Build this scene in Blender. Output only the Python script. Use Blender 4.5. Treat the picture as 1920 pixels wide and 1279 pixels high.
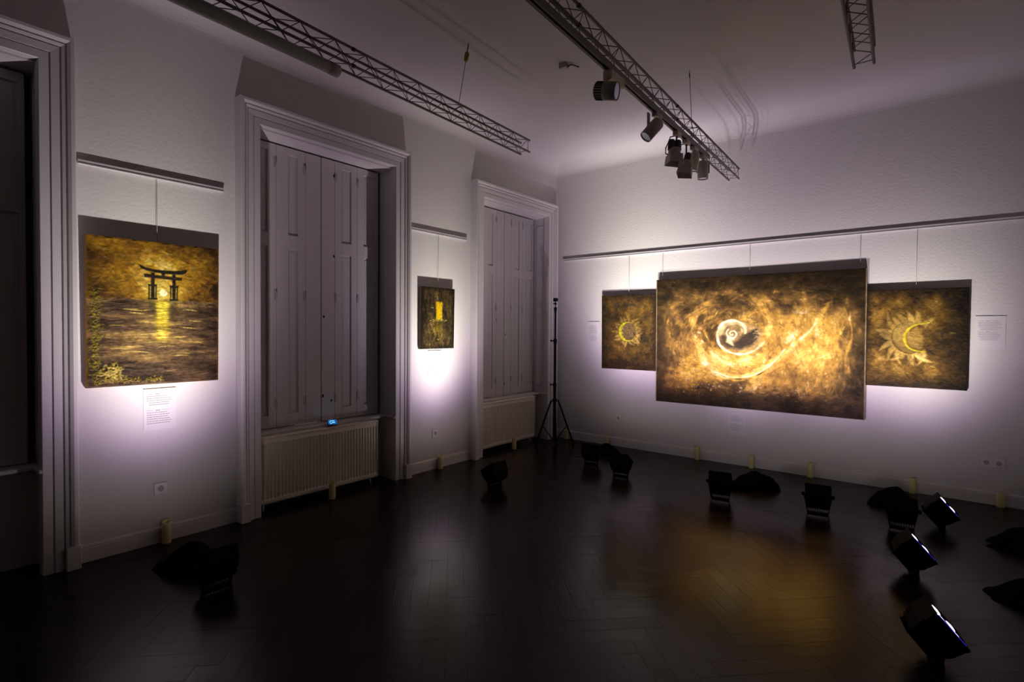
import bpy, bmesh, math, random
import numpy as np
from mathutils import Vector, Matrix

for o in list(bpy.data.objects):
    bpy.data.objects.remove(o)
scn = bpy.context.scene
COL = scn.collection
PI = math.pi

# ------------------------------------------------------------------ camera
YAW, PITCH, ROLL = 0.67677, -0.019185, 0.006366
CAM = Vector((4.248, -6.276, 1.5))
fw = Vector((-math.sin(YAW) * math.cos(PITCH), math.cos(YAW) * math.cos(PITCH), math.sin(PITCH)))
rt = Vector((math.cos(YAW), math.sin(YAW), 0))
up = rt.cross(fw)
r2 = rt * math.cos(ROLL) + up * math.sin(ROLL)
u2 = -rt * math.sin(ROLL) + up * math.cos(ROLL)
cd = bpy.data.cameras.new('camera')
cd.sensor_fit = 'HORIZONTAL'
cd.sensor_width = 36.0
cd.lens = 995.997 / 1920 * 36
cd.clip_start = 0.05
cam = bpy.data.objects.new('camera', cd)
COL.objects.link(cam)
M = Matrix((r2, u2, -fw)).transposed().to_4x4()
M.translation = CAM
cam.matrix_world = M
scn.camera = cam

# ------------------------------------------------------------------ view, world
scn.view_settings.view_transform = 'Standard'
scn.view_settings.look = 'None'
scn.view_settings.gamma = 1.0
scn.view_settings.use_curve_mapping = False
scn.view_settings.exposure = 0.0
w = bpy.data.worlds.new('night')
scn.world = w
w.use_nodes = True
w.node_tree.nodes['Background'].inputs[0].default_value = (0.010, 0.009, 0.012, 1)
w.node_tree.nodes['Background'].inputs[1].default_value = 1.0

# red, green, blue of the beam: relative spread, strength, wide spill
BEAM = [(1.00, 1.0, 0.046), (0.955, 0.96, 0.041), (1.060, 0.845, 0.040)]
# floodlights on the floor: base x, y, aim point, watts, beam spread in degrees
FLOODS = [
    ('A', (1.00, -4.96), (0.00, -4.95, 1.72), 400, 17.5),
    ('B', (0.93, -2.40), (0.00, -2.28, 1.72), 400, 18.0),
    ('C', (1.21, -1.05), (1.08, 0.0, 2.22), 420, 17.5),
    ('D', (1.70, -1.29), (1.62, 0.0, 2.15), 480, 18.0),
    ('E', (2.74, -1.40), (2.50, 0.0, 1.66), 430, 17.0),
    ('F', (3.49, -1.27), (3.35, 0.0, 1.66), 320, 17.0),
    ('G', (4.05, -1.23), (4.10, 0.0, 1.62), 310, 17.0),
    ('H', (4.29, -1.04), (5.9, -0.90, 1.9), 60, 17.0),
    ('I', (4.15, -2.13), (5.9, -1.78, 1.9), 60, 17.0),
    ('J', (4.26, -3.17), (5.9, -2.78, 1.9), 60, 17.0),
]

# ------------------------------------------------------------------ materials
def mat(name, color, rough=0.6, metal=0.0, noise=0.0, nscale=8.0, bump=0.0, bscale=60.0, spec=0.5, emit=None, estr=0.0):
    m = bpy.data.materials.new(name)
    m.use_nodes = True
    nt = m.node_tree
    b = nt.nodes['Principled BSDF']
    b.inputs['Base Color'].default_value = (*color, 1)
    b.inputs['Roughness'].default_value = rough
    b.inputs['Metallic'].default_value = metal
    b.inputs['Specular IOR Level'].default_value = spec
    tc = nt.nodes.new('ShaderNodeTexCoord')
    if noise > 0:
        n = nt.nodes.new('ShaderNodeTexNoise')
        n.inputs['Scale'].default_value = nscale
        n.inputs['Detail'].default_value = 6
        nt.links.new(tc.outputs['Object'], n.inputs['Vector'])
        mx = nt.nodes.new('ShaderNodeMix')
        mx.data_type = 'RGBA'
        mx.inputs[6].default_value = (*[c * (1 - noise) for c in color], 1)
        mx.inputs[7].default_value = (*[min(1, c * (1 + noise)) for c in color], 1)
        nt.links.new(n.outputs['Fac'], mx.inputs[0])
        nt.links.new(mx.outputs[2], b.inputs['Base Color'])
    if bump > 0:
        n2 = nt.nodes.new('ShaderNodeTexNoise')
        n2.inputs['Scale'].default_value = bscale
        n2.inputs['Detail'].default_value = 4
        nt.links.new(tc.outputs['Object'], n2.inputs['Vector'])
        bp = nt.nodes.new('ShaderNodeBump')
        bp.inputs['Strength'].default_value = 1.0
        bp.inputs['Distance'].default_value = bump
        nt.links.new(n2.outputs['Fac'], bp.inputs['Height'])
        nt.links.new(bp.outputs['Normal'], b.inputs['Normal'])
    if emit:
        b.inputs['Emission Color'].default_value = (*emit, 1)
        b.inputs['Emission Strength'].default_value = estr
    return m

M_wall = mat('wall_plaster', (0.585, 0.558, 0.548), 0.85, noise=0.03, nscale=2.0, bump=0.0020, bscale=46, spec=0.2)
M_ceil = mat('ceiling_paint', (0.585, 0.558, 0.548), 0.9, noise=0.03, nscale=1.5, bump=0.001, bscale=30, spec=0.15)
M_trim = mat('trim_gloss_paint', (0.585, 0.558, 0.548), 0.38, noise=0.03, nscale=5, bump=0.0004, bscale=50, spec=0.4)
M_shut = mat('shutter_paint', (0.50, 0.475, 0.47), 0.5, noise=0.05, nscale=6, bump=0.0006, bscale=40, spec=0.35)
M_hinge = mat('painted_hinge', (0.36, 0.33, 0.33), 0.5)
M_hole = mat('bare_hole', (0.01, 0.008, 0.008), 0.9)
M_rad = mat('radiator_enamel', (0.74, 0.67, 0.57), 0.32, noise=0.02, nscale=8, spec=0.5)
M_rail = mat('aluminium_rail', (0.62, 0.60, 0.62), 0.45, metal=0.2)
M_wire = mat('steel_wire', (0.30, 0.28, 0.29), 0.5, metal=0.3)
M_truss = mat('truss_metal', (0.082, 0.068, 0.046), 0.5, metal=0.25, noise=0.15, nscale=14)
M_track = mat('track_metal', (0.19, 0.17, 0.15), 0.45, metal=0.3)
M_slot = mat('track_slot', (0.006, 0.006, 0.006), 0.8)
M_spot = mat('spot_white_paint', (0.46, 0.43, 0.41), 0.5, noise=0.05, nscale=20)
M_spotd = mat('spot_dark_paint', (0.055, 0.052, 0.055), 0.5)
M_cream = mat('spot_cream_plastic', (0.66, 0.56, 0.46), 0.5)
M_reflector = mat('spot_reflector', (0.55, 0.56, 0.62), 0.15, metal=0.9)
M_black = mat('black_paint', (0.0035, 0.0035, 0.004), 0.75, spec=0.08)
M_blackp = mat('black_plastic', (0.004, 0.004, 0.0045), 0.65, spec=0.12)
M_cloth = mat('black_fabric', (0.0035, 0.0033, 0.0035), 0.95, spec=0.05, bump=0.002, bscale=120)
M_candle = mat('candle_wax', (0.62, 0.55, 0.25), 0.55, noise=0.10, nscale=22, spec=0.3)
M_wick = mat('candle_wick', (0.05, 0.03, 0.02), 0.9)
M_paper = mat('white_paper', (0.60, 0.58, 0.59), 0.7, spec=0.3)
M_ink = mat('grey_ink', (0.24, 0.21, 0.25), 0.8)
M_socket = mat('socket_plastic', (0.66, 0.62, 0.63), 0.3, spec=0.5)
M_sockd = mat('socket_hole', (0.02, 0.02, 0.02), 0.6)
M_pin = mat('socket_contact', (0.7, 0.68, 0.65), 0.2, metal=0.9)
M_tube = mat('lamp_diffuser', (0.27, 0.27, 0.245), 0.35, spec=0.5)
M_tubeend = mat('lamp_endcap', (0.42, 0.38, 0.36), 0.5)
M_sleeve = mat('yellow_sleeve', (0.26, 0.26, 0.03), 0.5)
M_lensback = mat('lens_reflector', (0.30, 0.28, 0.36), 0.18, metal=0.85)
M_led = mat('led_cell', (0.8, 0.8, 0.9), 0.3, emit=(0.95, 0.90, 1.0), estr=2.2)
M_ledrim = mat('led_lens_rim', (0.5, 0.5, 0.6), 0.2, emit=(0.55, 0.45, 0.85), estr=0.30)
M_blue = mat('blue_led_edge', (0.05, 0.03, 0.5), 0.3, emit=(0.05, 0.02, 1.0), estr=0.5)
M_phone = mat('phone_shell', (0.004, 0.004, 0.005), 0.25)
M_screen = mat('phone_screen', (0.01, 0.05, 0.2), 0.2, emit=(0.005, 0.13, 0.50), estr=0.75)
M_icon = mat('phone_icon', (0.3, 0.5, 0.6), 0.3, emit=(0.25, 0.8, 1.0), estr=0.9)
M_leak = mat('street_glow_pane', (0.1, 0.05, 0.01), 0.3, emit=(1.0, 0.62, 0.16), estr=0.5)
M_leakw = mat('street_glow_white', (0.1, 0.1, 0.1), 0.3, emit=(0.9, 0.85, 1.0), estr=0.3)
M_canvas = mat('canvas_edge', (0.055, 0.032, 0.012), 0.7, noise=0.3, nscale=20)
M_canvas_ochre = mat('canvas_edge_ochre', (0.25, 0.12, 0.02), 0.7, noise=0.3, nscale=20)  # ochre edge colour, used on the gate painting only


def floor_material(name):
    m = bpy.data.materials.new(name)
    m.use_nodes = True
    nt = m.node_tree
    b = nt.nodes['Principled BSDF']
    oi = nt.nodes.new('ShaderNodeObjectInfo')
    tc = nt.nodes.new('ShaderNodeTexCoord')
    mp = nt.nodes.new('ShaderNodeMapping')
    mp.inputs['Scale'].default_value = (3, 45, 3)
    nt.links.new(tc.outputs['Object'], mp.inputs['Vector'])
    n = nt.nodes.new('ShaderNodeTexNoise')
    n.inputs['Scale'].default_value = 2.0
    n.inputs['Detail'].default_value = 5
    nt.links.new(mp.outputs['Vector'], n.inputs['Vector'])
    cr = nt.nodes.new('ShaderNodeValToRGB')
    cr.color_ramp.elements[0].color = (0.0045, 0.0026, 0.0017, 1)
    cr.color_ramp.elements[1].color = (0.012, 0.0065, 0.0036, 1)
    nt.links.new(n.outputs['Fac'], cr.inputs['Fac'])
    hs = nt.nodes.new('ShaderNodeHueSaturation')
    nt.links.new(cr.outputs['Color'], hs.inputs['Color'])
    mr = nt.nodes.new('ShaderNodeMapRange')
    mr.inputs['To Min'].default_value = 0.8
    mr.inputs['To Max'].default_value = 1.25
    nt.links.new(oi.outputs['Random'], mr.inputs['Value'])
    nt.links.new(mr.outputs['Result'], hs.inputs['Value'])
    nt.links.new(hs.outputs['Color'], b.inputs['Base Color'])
    # worn varnish: roughness varies from place to place and from block to block
    n2 = nt.nodes.new('ShaderNodeTexNoise')
    n2.inputs['Scale'].default_value = 1.3
    n2.inputs['Detail'].default_value = 5
    geo = nt.nodes.new('ShaderNodeNewGeometry')
    nt.links.new(geo.outputs['Position'], n2.inputs['Vector'])
    mr2 = nt.nodes.new('ShaderNodeMapRange')
    mr2.inputs['From Min'].default_value = 0.35
    mr2.inputs['From Max'].default_value = 0.65
    mr2.inputs['To Min'].default_value = 0.14
    mr2.inputs['To Max'].default_value = 0.27
    nt.links.new(n2.outputs['Fac'], mr2.inputs['Value'])
    ad = nt.nodes.new('ShaderNodeMath')
    ad.operation = 'MULTIPLY_ADD'
    ad.inputs[1].default_value = 0.04
    nt.links.new(oi.outputs['Random'], ad.inputs[0])
    nt.links.new(mr2.outputs['Result'], ad.inputs[2])
    nt.links.new(ad.outputs[0], b.inputs['Roughness'])
    b.inputs['Specular IOR Level'].default_value = 0.14
    bp = nt.nodes.new('ShaderNodeBump')
    bp.inputs['Distance'].default_value = 0.0006
    nt.links.new(n.outputs['Fac'], bp.inputs['Height'])
    nt.links.new(bp.outputs['Normal'], b.inputs['Normal'])
    return m

M_floor = floor_material('dark_parquet')
M_subfloor = mat('joint_dirt', (0.004, 0.003, 0.003), 0.7, spec=0.1)


def paint_material():
    m = bpy.data.materials.new('oil_paint')
    m.use_nodes = True
    nt = m.node_tree
    b = nt.nodes['Principled BSDF']
    at = nt.nodes.new('ShaderNodeAttribute')
    at.attribute_name = 'paint'
    tc = nt.nodes.new('ShaderNodeTexCoord')
    n = nt.nodes.new('ShaderNodeTexNoise')
    n.inputs['Scale'].default_value = 60
    n.inputs['Detail'].default_value = 5
    nt.links.new(tc.outputs['Object'], n.inputs['Vector'])
    mr = nt.nodes.new('ShaderNodeMapRange')
    mr.inputs['To Min'].default_value = 0.7
    mr.inputs['To Max'].default_value = 1.3
    nt.links.new(n.outputs['Fac'], mr.inputs['Value'])
    mx = nt.nodes.new('ShaderNodeVectorMath')
    mx.operation = 'SCALE'
    nt.links.new(at.outputs['Color'], mx.inputs[0])
    nt.links.new(mr.outputs['Result'], mx.inputs['Scale'])
    nt.links.new(mx.outputs[0], b.inputs['Base Color'])
    b.inputs['Roughness'].default_value = 0.55
    b.inputs['Specular IOR Level'].default_value = 0.10
    bp = nt.nodes.new('ShaderNodeBump')
    bp.inputs['Distance'].default_value = 0.0012
    nt.links.new(n.outputs['Fac'], bp.inputs['Height'])
    nt.links.new(bp.outputs['Normal'], b.inputs['Normal'])
    return m

M_oil = paint_material()

# ------------------------------------------------------------------ mesh helpers
def new_obj(name, bm, m=None, parent=None, smooth=False, mats=None):
    me = bpy.data.meshes.new(name)
    bmesh.ops.recalc_face_normals(bm, faces=bm.faces)
    if smooth:
        for f in bm.faces:
            f.smooth = True
    bm.to_mesh(me)
    bm.free()
    if mats:
        for x in mats:
            me.materials.append(x)
    elif m:
        me.materials.append(m)
    o = bpy.data.objects.new(name, me)
    COL.objects.link(o)
    if parent:
        o.parent = parent
    return o

def empty(name, loc=(0, 0, 0), rotz=0.0):
    o = bpy.data.objects.new(name, None)
    o.empty_display_size = 0.05
    COL.objects.link(o)
    o.location = loc
    o.rotation_euler = (0, 0, rotz)
    return o

def tag(o, label, cat, group=None):
    o['label'] = label
    o['category'] = cat
    if group:
        o['group'] = group
    return o

def struct(o):
    o['kind'] = 'structure'
    return o

def box(bm, x0, x1, y0, y1, z0, z1, mi=0, bev=0.0):
    vs = [bm.verts.new((x, y, z)) for x in (x0, x1) for y in (y0, y1) for z in (z0, z1)]
    idx = [(0, 1, 3, 2), (4, 6, 7, 5), (0, 4, 5, 1), (2, 3, 7, 6), (0, 2, 6, 4), (1, 5, 7, 3)]
    fs = [bm.faces.new([vs[i] for i in f]) for f in idx]
    for f in fs:
        f.material_index = mi
    if bev > 0:
        es = list({e for f in fs for e in f.edges})
        bmesh.ops.bevel(bm, geom=es, offset=bev, segments=1, affect='EDGES', clamp_overlap=True)
    return fs

def tube(bm, pts, r, seg=8, cap=True, mi=0):
    pts = [Vector(p) for p in pts]
    rs = r if isinstance(r, (list, tuple)) else [r] * len(pts)
    rings = []
    for i, p in enumerate(pts):
        if i == 0:
            t = pts[1] - pts[0]
        elif i == len(pts) - 1:
            t = pts[-1] - pts[-2]
        else:
            t = (pts[i + 1] - pts[i]).normalized() + (pts[i] - pts[i - 1]).normalized()
        t.normalize()
        a = Vector((0, 0, 1)) if abs(t.z) < 0.9 else Vector((1, 0, 0))
        s = t.cross(a).normalized()
        c = s.cross(t).normalized()
        rings.append([bm.verts.new(p + (s * math.cos(2 * PI * k / seg) + c * math.sin(2 * PI * k / seg)) * rs[i]) for k in range(seg)])
    for a, b in zip(rings[:-1], rings[1:]):
        for k in range(seg):
            f = bm.faces.new((a[k], a[(k + 1) % seg], b[(k + 1) % seg], b[k]))
            f.material_index = mi
            f.smooth = seg > 5
    if cap:
        for rg in (rings[0], rings[-1]):
            f = bm.faces.new(rg)
            f.material_index = mi

def lathe(bm, prof, seg=24, axis='Z', mi=0, center=(0, 0, 0), smooth=True):
    """prof = [(radius, height)]"""
    c = Vector(center)
    rings = []
    for r, h in prof:
        ring = []
        for k in range(seg):
            a = 2 * PI * k / seg
            if axis == 'Z':
                v = Vector((r * math.cos(a), r * math.sin(a), h))
            elif axis == 'Y':
                v = Vector((r * math.cos(a), h, r * math.sin(a)))
            else:
                v = Vector((h, r * math.cos(a), r * math.sin(a)))
            ring.append(bm.verts.new(c + v))
        rings.append(ring)
    for a, b in zip(rings[:-1], rings[1:]):
        for k in range(seg):
            f = bm.faces.new((a[k], a[(k + 1) % seg], b[(k + 1) % seg], b[k]))
            f.material_index = mi
            f.smooth = smooth
    for rg in (rings[0], rings[-1]):
        f = bm.faces.new(rg)
        f.material_index = mi

def copy_tree(o, parent=None):
    c = o.copy()
    COL.objects.link(c)
    if parent:
        c.parent = parent
    for ch in list(o.children):
        copy_tree(ch, c)
    return c

# ------------------------------------------------------------------ room
RX, RY = 6.0, -8.6          # far right wall, wall behind the camera
WALL_TOP, CEIL = 3.655, 3.85
COVE = CEIL - WALL_TOP
WINS = [-6.235, -3.567, -0.925]      # centre of each window along the left wall
HALF = 0.67                          # half clear opening between casings
REV = 0.70                           # half width of the niche
TOPS = [3.10, 3.11, 3.075]

# left wall with three niches
bm = bmesh.new()
TH = 0.42
ys = [RY]
edges = []
for c in WINS:
    edges.append((c - REV, c + REV))
prev = RY - 0.3
for (a, b), t in zip(edges, TOPS):
    box(bm, -TH, 0, prev, a, 0, CEIL + 0.1)
    box(bm, -TH, 0, a, b, t, CEIL + 0.1)
    prev = b
box(bm, -TH, 0, prev, 0.0, 0, CEIL + 0.1)
struct(new_obj('wall_left', bm, M_wall))
bm = bmesh.new(); box(bm, -TH, RX + 0.3, 0, 0.3, 0, CEIL + 0.1)
struct(new_obj('wall_back', bm, M_wall))
bm = bmesh.new(); box(bm, RX, RX + 0.3, RY - 0.3, 0, 0, CEIL + 0.1)
struct(new_obj('wall_right', bm, M_wall))
bm = bmesh.new(); box(bm, 0, RX, RY - 0.3, RY, 0, CEIL + 0.1)
struct(new_obj('wall_front', bm, M_wall))

# ceiling slab with a rounded cove running round the room
bm = bmesh.new()
N = 12
def cove_ring(k):
    a = (PI / 2) * k / N
    d = COVE * 1.25 * (1 - math.cos(a))
    z = WALL_TOP + COVE * math.sin(a)
    return [(d, -d, z), (RX - d, -d, z), (RX - d, RY + d, z), (d, RY + d, z)]
rings = [[bm.verts.new(p) for p in cove_ring(k)] for k in range(N + 1)]
for a, b in zip(rings[:-1], rings[1:]):
    for k in range(4):
        f = bm.faces.new((a[k], a[(k + 1) % 4], b[(k + 1) % 4], b[k]))
        f.smooth = False
bm.faces.new(rings[-1])
top = [bm.verts.new((x, y, CEIL + 0.1)) for x, y in ((0, 0), (RX, 0), (RX, RY), (0, RY))]
for k in range(4):
    bm.faces.new((rings[0][k], rings[0][(k + 1) % 4], top[(k + 1) % 4], top[k]))
bm.faces.new(top)
struct(new_obj('ceiling', bm, M_ceil))

# floor: dark herringbone parquet, every block a piece
bm = bmesh.new(); box(bm, -TH, RX + 0.3, RY - 0.3, 0.3, -0.08, -0.012)
floor = struct(new_obj('floor', bm, M_subfloor))
BL, BW = 0.50, 0.10
bm = bmesh.new()
g = 0.0002
box(bm, g, BL - g, g, BW - g, -0.012, 0.0, bev=0.0004)
blk0 = new_obj('parquet_block', bm, M_floor, floor)
blocks = []
n = int(BL / BW)
ang = math.radians(45)
ca, sa = math.cos(ang), math.sin(ang)
used_first = False
cands = []
for i in range(-90, 110):
    for j in range(-18, 20):
        # herringbone lattice: horizontals at step (BW,BW), columns at (BL, -BL)
        for kind in (0, 1):
            x = i * BW + j * BL
            y = i * BW - j * BL
            if kind == 0:
                px, py, rot = x, y, 0.0
            else:
                px, py, rot = x, y + BW, PI / 2
                px = x + BW
            wx = px * ca - py * sa
            wy = px * sa + py * ca - 4.2
            cx = wx + (BL / 2) * math.cos(rot + ang)
            cy = wy + (BL / 2) * math.sin(rot + ang)
            cands.append((wx, wy, rot + ang, cx, cy))
seen = []
rng = random.Random(4)
inroom = []
for (wx, wy, ra, cx, cy) in cands:
    ex, ey = abs(math.cos(ra)) * BL / 2, abs(math.sin(ra)) * BL / 2
    if cx > -0.55 and cx < RX + 0.2 and cy > RY - 0.2 and cy < 0.25:
        d = (Vector((cx, cy, 0)) - Vector((CAM.x, CAM.y, 0)))
        f = d.dot(Vector((fw.x, fw.y, 0)).normalized())
        s = d.dot(rt)
        vis = f > 1.75 and abs(s) < f * 1.02 and cx > 0.0 and cy < 0.0 and cx < RX
        inroom.append((0 if vis else 1, d.length, wx, wy, ra))
inroom.sort()
rest = bmesh.new()
for k, (nv, dd, wx, wy, ra) in enumerate(inroom):
    if k < 298 and nv == 0:
        o = blk0 if k == 0 else blk0.copy()
        if k:
            COL.objects.link(o)
            o.parent = floor
        o.location = (wx, wy, rng.uniform(-0.0001, 0.0001))
        o.rotation_euler = (rng.gauss(0, 0.0010), rng.gauss(0, 0.0005), ra)
    else:
        mt = Matrix.Translation((wx, wy, rng.uniform(-0.0003, 0.0003))) @ Matrix.Rotation(ra, 4, 'Z')
        vs = [rest.verts.new(mt @ Vector(p)) for p in ((g, g, 0), (BL - g, g, 0), (BL - g, BW - g, 0), (g, BW - g, 0),
              (g, g, -0.012), (BL - g, g, -0.012), (BL - g, BW - g, -0.012), (g, BW - g, -0.012))]
        for f in ((0, 1, 2, 3), (0, 4, 5, 1), (1, 5, 6, 2), (2, 6, 7, 3), (3, 7, 4, 0)):
            rest.faces.new([vs[i] for i in f])
ro = new_obj('parquet_field', rest, M_floor, floor)
ro['kind'] = 'stuff'

# ------------------------------------------------------------------ windows
PROF = [(0.0, -0.03), (0.0, 0.052), (0.004, 0.057), (0.050, 0.057), (0.051, 0.049), (0.057, 0.049), (0.058, 0.062),
        (0.098, 0.066), (0.099, 0.057), (0.106, 0.057), (0.107, 0.072), (0.122, 0.079), (0.123, 0.070), (0.130, 0.070),
        (0.131, 0.086), (0.146, 0.098), (0.163, 0.099), (0.170, 0.090), (0.172, 0.0)]

def casing_mesh(c, top):
    bm = bmesh.new()
    cols = []
    for o, h in PROF:
        cols.append([bm.verts.new(p) for p in ((h, c - HALF - o, 0), (h, c - HALF - o, top + o), (h, c + HALF + o, top + o), (h, c + HALF + o, 0))])
    for a, b in zip(cols[:-1], cols[1:]):
        for k in range(3):
            bm.faces.new((a[k], a[k + 1], b[k + 1], b[k]))
    for s in (-1, 1):                                   # plinth blocks under the outer mouldings
        y0, y1 = c + s * (HALF + 0.104), c + s * (HALF + 0.176)
        box(bm, 0.0, 0.103, min(y0, y1), max(y0, y1), 0, 0.145, bev=0.003)
    return bm

def leaf_mesh(w, panels, xl, xr, h0=0.652, h1=3.085):
    """shutter leaf in local coords: y 0..w, front at x=0; recessed panels between xl and w-xr"""
    bm = bmesh.new()
    g = 0.0012
    if not panels:
        box(bm, -0.032, 0, g, w - g, h0, h1, bev=0.0015)
        return bm
    zs = [h0]
    for a, b in panels:
        zs += [a, b]
    zs.append(h1)
    box(bm, -0.032, -0.013, g, w - g, h0, h1)
    box(bm, -0.014, 0, g, xl, h0, h1, bev=0.001)
    box(bm, -0.014, 0, w - xr, w - g, h0, h1, bev=0.001)
    for k in range(0, len(zs), 2):
        box(bm, -0.014, 0, xl, w - xr, zs[k], zs[k + 1], bev=0.001)
    for a, b in panels:                                  # thin raised field
        box(bm, -0.014, -0.0105, xl + 0.02, w - xr - 0.02, a + 0.02, b - 0.02, bev=0.0015)
    return bm

SX = -0.20
def window(idx, c, top):
    wn = struct(empty('window_%d' % idx, (0, 0, 0)))
    new_obj('window_casing', casing_mesh(c, top), M_trim, wn)
    # reveal linings with a raised frame moulding, soffit board
    for s in (-1, 1):
        bm = bmesh.new()
        y0 = c + s * (REV - 0.012)
        y1 = c + s * REV
        box(bm, -0.36, -0.002, min(y0, y1), max(y0, y1), 0, top)
        yi = c + s * (REV - 0.018)
        for (xa, xb, za, zb) in ((-0.16, -0.15, 0.75, top - 0.12), (-0.04, -0.03, 0.75, top - 0.12),
                                 (-0.15, -0.04, top - 0.13, top - 0.12), (-0.15, -0.04, 0.75, 0.76), (-0.15, -0.04, 2.26, 2.27),
                                 (-0.16, -0.15, 0.10, 0.58), (-0.04, -0.03, 0.10, 0.58)):
            box(bm, xa, xb, min(yi, y0), max(yi, y0), za, zb, bev=0.001)
        new_obj('reveal_lining', bm, M_trim, wn)
    bm = bmesh.new()
    box(bm, -0.36, 0.0, c - REV, c + REV, top - 0.012, top + 0.001)
    new_obj('soffit_board', bm, M_trim, wn)
    # window sill with returns along both reveals, rounded nose
    bm = bmesh.new()
    box(bm, -0.36, -0.085, c - REV + 0.012, c + REV - 0.012, 0.618, 0.645, bev=0.006)
    for s in (-1, 1):
        ya, yb = c + s * (REV - 0.045), c + s * (REV - 0.012)
        box(bm, -0.12, 0.055, min(ya, yb), max(ya, yb), 0.620, 0.644, bev=0.006)
    new_obj('window_sill', bm, M_trim, wn)
    # apron wall behind the radiator and the sash behind the shutters
    bm = bmesh.new(); box(bm, -0.36, -0.21, c - REV + 0.012, c + REV - 0.012, 0, 0.618)
    new_obj('apron_panel', bm, M_wall, wn)
    bm = bmesh.new(); box(bm, -0.40, -0.37, c - REV, c + REV, 0.0, top)
    new_obj('outer_sash', bm, M_hinge, wn)
    bm = bmesh.new(); box(bm, -0.335, -0.33, c - 0.02, c + 0.05, 0.66, 2.6)
    if idx == 3:
        new_obj('glowing_pane', bm, M_leak, wn)
    else:
        bm.free()
    # bottom rail closing gap, pale street light leaking under the middle leaves
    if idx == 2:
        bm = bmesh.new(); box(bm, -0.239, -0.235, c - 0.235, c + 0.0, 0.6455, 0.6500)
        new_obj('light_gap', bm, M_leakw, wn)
    # six folding leaves
    tp = top - 0.028
    P = [(0.76, 2.21), (2.325, tp - 0.06)]
    fr = [(-0.686, -0.412, P, 0.055, 0.075), (-0.412, -0.142, P, 0.11, 0.07), (-0.142, 0.010, None, 0, 0),
          (0.016, 0.155, None, 0, 0), (0.155, 0.400, P, 0.07, 0.065), (0.400, 0.650, P, 0.075, 0.03)]
    for k, (a, b, pn, xl, xr) in enumerate(fr):
        lf = new_obj('shutter_leaf', leaf_mesh(b - a, pn, xl, xr, 0.652, tp), M_shut, wn)
        lf.location = (SX, c + a, 0)
        if k in (1, 2, 4, 5):                             # hinges across the joint at the left of this leaf
            for z in (0.86, 1.80, 2.93):
                bm = bmesh.new()
                side = -0.012 if k < 3 else 0.012
                y0 = side - 0.011
                box(bm, 0.0, 0.003, y0, y0 + 0.020, z - 0.042, z + 0.042, bev=0.001)
                tube(bm, [(0.004, 0, z - 0.04), (0.004, 0, z + 0.04)], 0.004, 6)
                new_obj('hinge', bm, M_hinge, lf)
    # empty bolt and keyhole openings
    holes = [(-0.147, 2.96, 0.008, 0.030), (0.157, 2.94, 0.018, 0.022), (0.145, 2.19, 0.010, 0.014),
             (0.040, 1.62, 0.009, 0.013), (0.030, 0.885, 0.010, 0.016), (0.118, 0.835, 0.009, 0.013)]
    if idx == 3:
        holes = [(0.155, 2.93, 0.006, 0.030), (-0.147, 1.64, 0.006, 0.030), (0.045, 1.45, 0.008, 0.012), (0.03, 0.80, 0.009, 0.02)]
    for (y, z, ry, rz) in holes:
        bm = bmesh.new()
        vs = [bm.verts.new((0.0012, math.cos(t) * ry, math.sin(t) * rz)) for t in [2 * PI * q / 12 for q in range(12)]]
        ws = [bm.verts.new((0.0004, v.co.y * 0.9, v.co.z * 0.9)) for v in vs]
        bm.faces.new(ws)
        for q in range(12):
            bm.faces.new((vs[q], vs[(q + 1) % 12], ws[(q + 1) % 12], ws[q]))
        h = new_obj('lock_hole', bm, M_hole, wn)
        h.location = (SX, c + y, z)
    return wn

for i, (c, t) in enumerate(zip(WINS, TOPS)):
    window(i + 1, c, t)

# ------------------------------------------------------------------ baseboards
def baseboard(name, pts, nrm):
    """profile swept along a straight run; pts=(p0,p1), nrm=direction into the room"""
    bm = bmesh.new()
    prof = [(0.0, 0.0), (0.018, 0.0), (0.018, 0.086), (0.0145, 0.089), (0.0145, 0.094), (0.017, 0.097), (0.012, 0.108), (0.004, 0.112), (0, 0.112)]
    p0, p1, nrm = Vector(pts[0]), Vector(pts[1]), Vector(nrm)
    A = [bm.verts.new(p0 + nrm * d + Vector((0, 0, h))) for d, h in prof]
    B = [bm.verts.new(p1 + nrm * d + Vector((0, 0, h))) for d, h in prof]
    for k in range(len(prof)):
        q = (k + 1) % len(prof)
        bm.faces.new((A[k], A[q], B[q], B[k]))
    bm.faces.new(A); bm.faces.new(B)
    return bm
bm = baseboard('b', ((0, 0, 0), (4.445, 0, 0)), (0, -1, 0))
bb = struct(new_obj('baseboard_back', bm, M_trim))
bm = baseboard('b', ((4.447, 0, 0), (RX, 0, 0)), (0, -1, 0))
o = new_obj('skirting_length', bm, M_trim, bb)
runs = [(WINS[0] + HALF + 0.176, WINS[1] - HALF - 0.176), (WINS[1] + HALF + 0.176, WINS[2] - HALF - 0.176), (RY, WINS[0] - HALF - 0.176)]
bm = baseboard('b', ((0, runs[0][0], 0), (0, runs[0][1], 0)), (1, 0, 0))
bl = struct(new_obj('baseboard_left', bm, M_trim))
for a, b in runs[1:]:
    new_obj('skirting_length', baseboard('b', ((0, a, 0), (0, b, 0)), (1, 0, 0)), M_trim, bl)
struct(new_obj('baseboard_right', baseboard('b', ((RX, 0, 0), (RX, RY, 0)), (-1, 0, 0)), M_trim))

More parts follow.
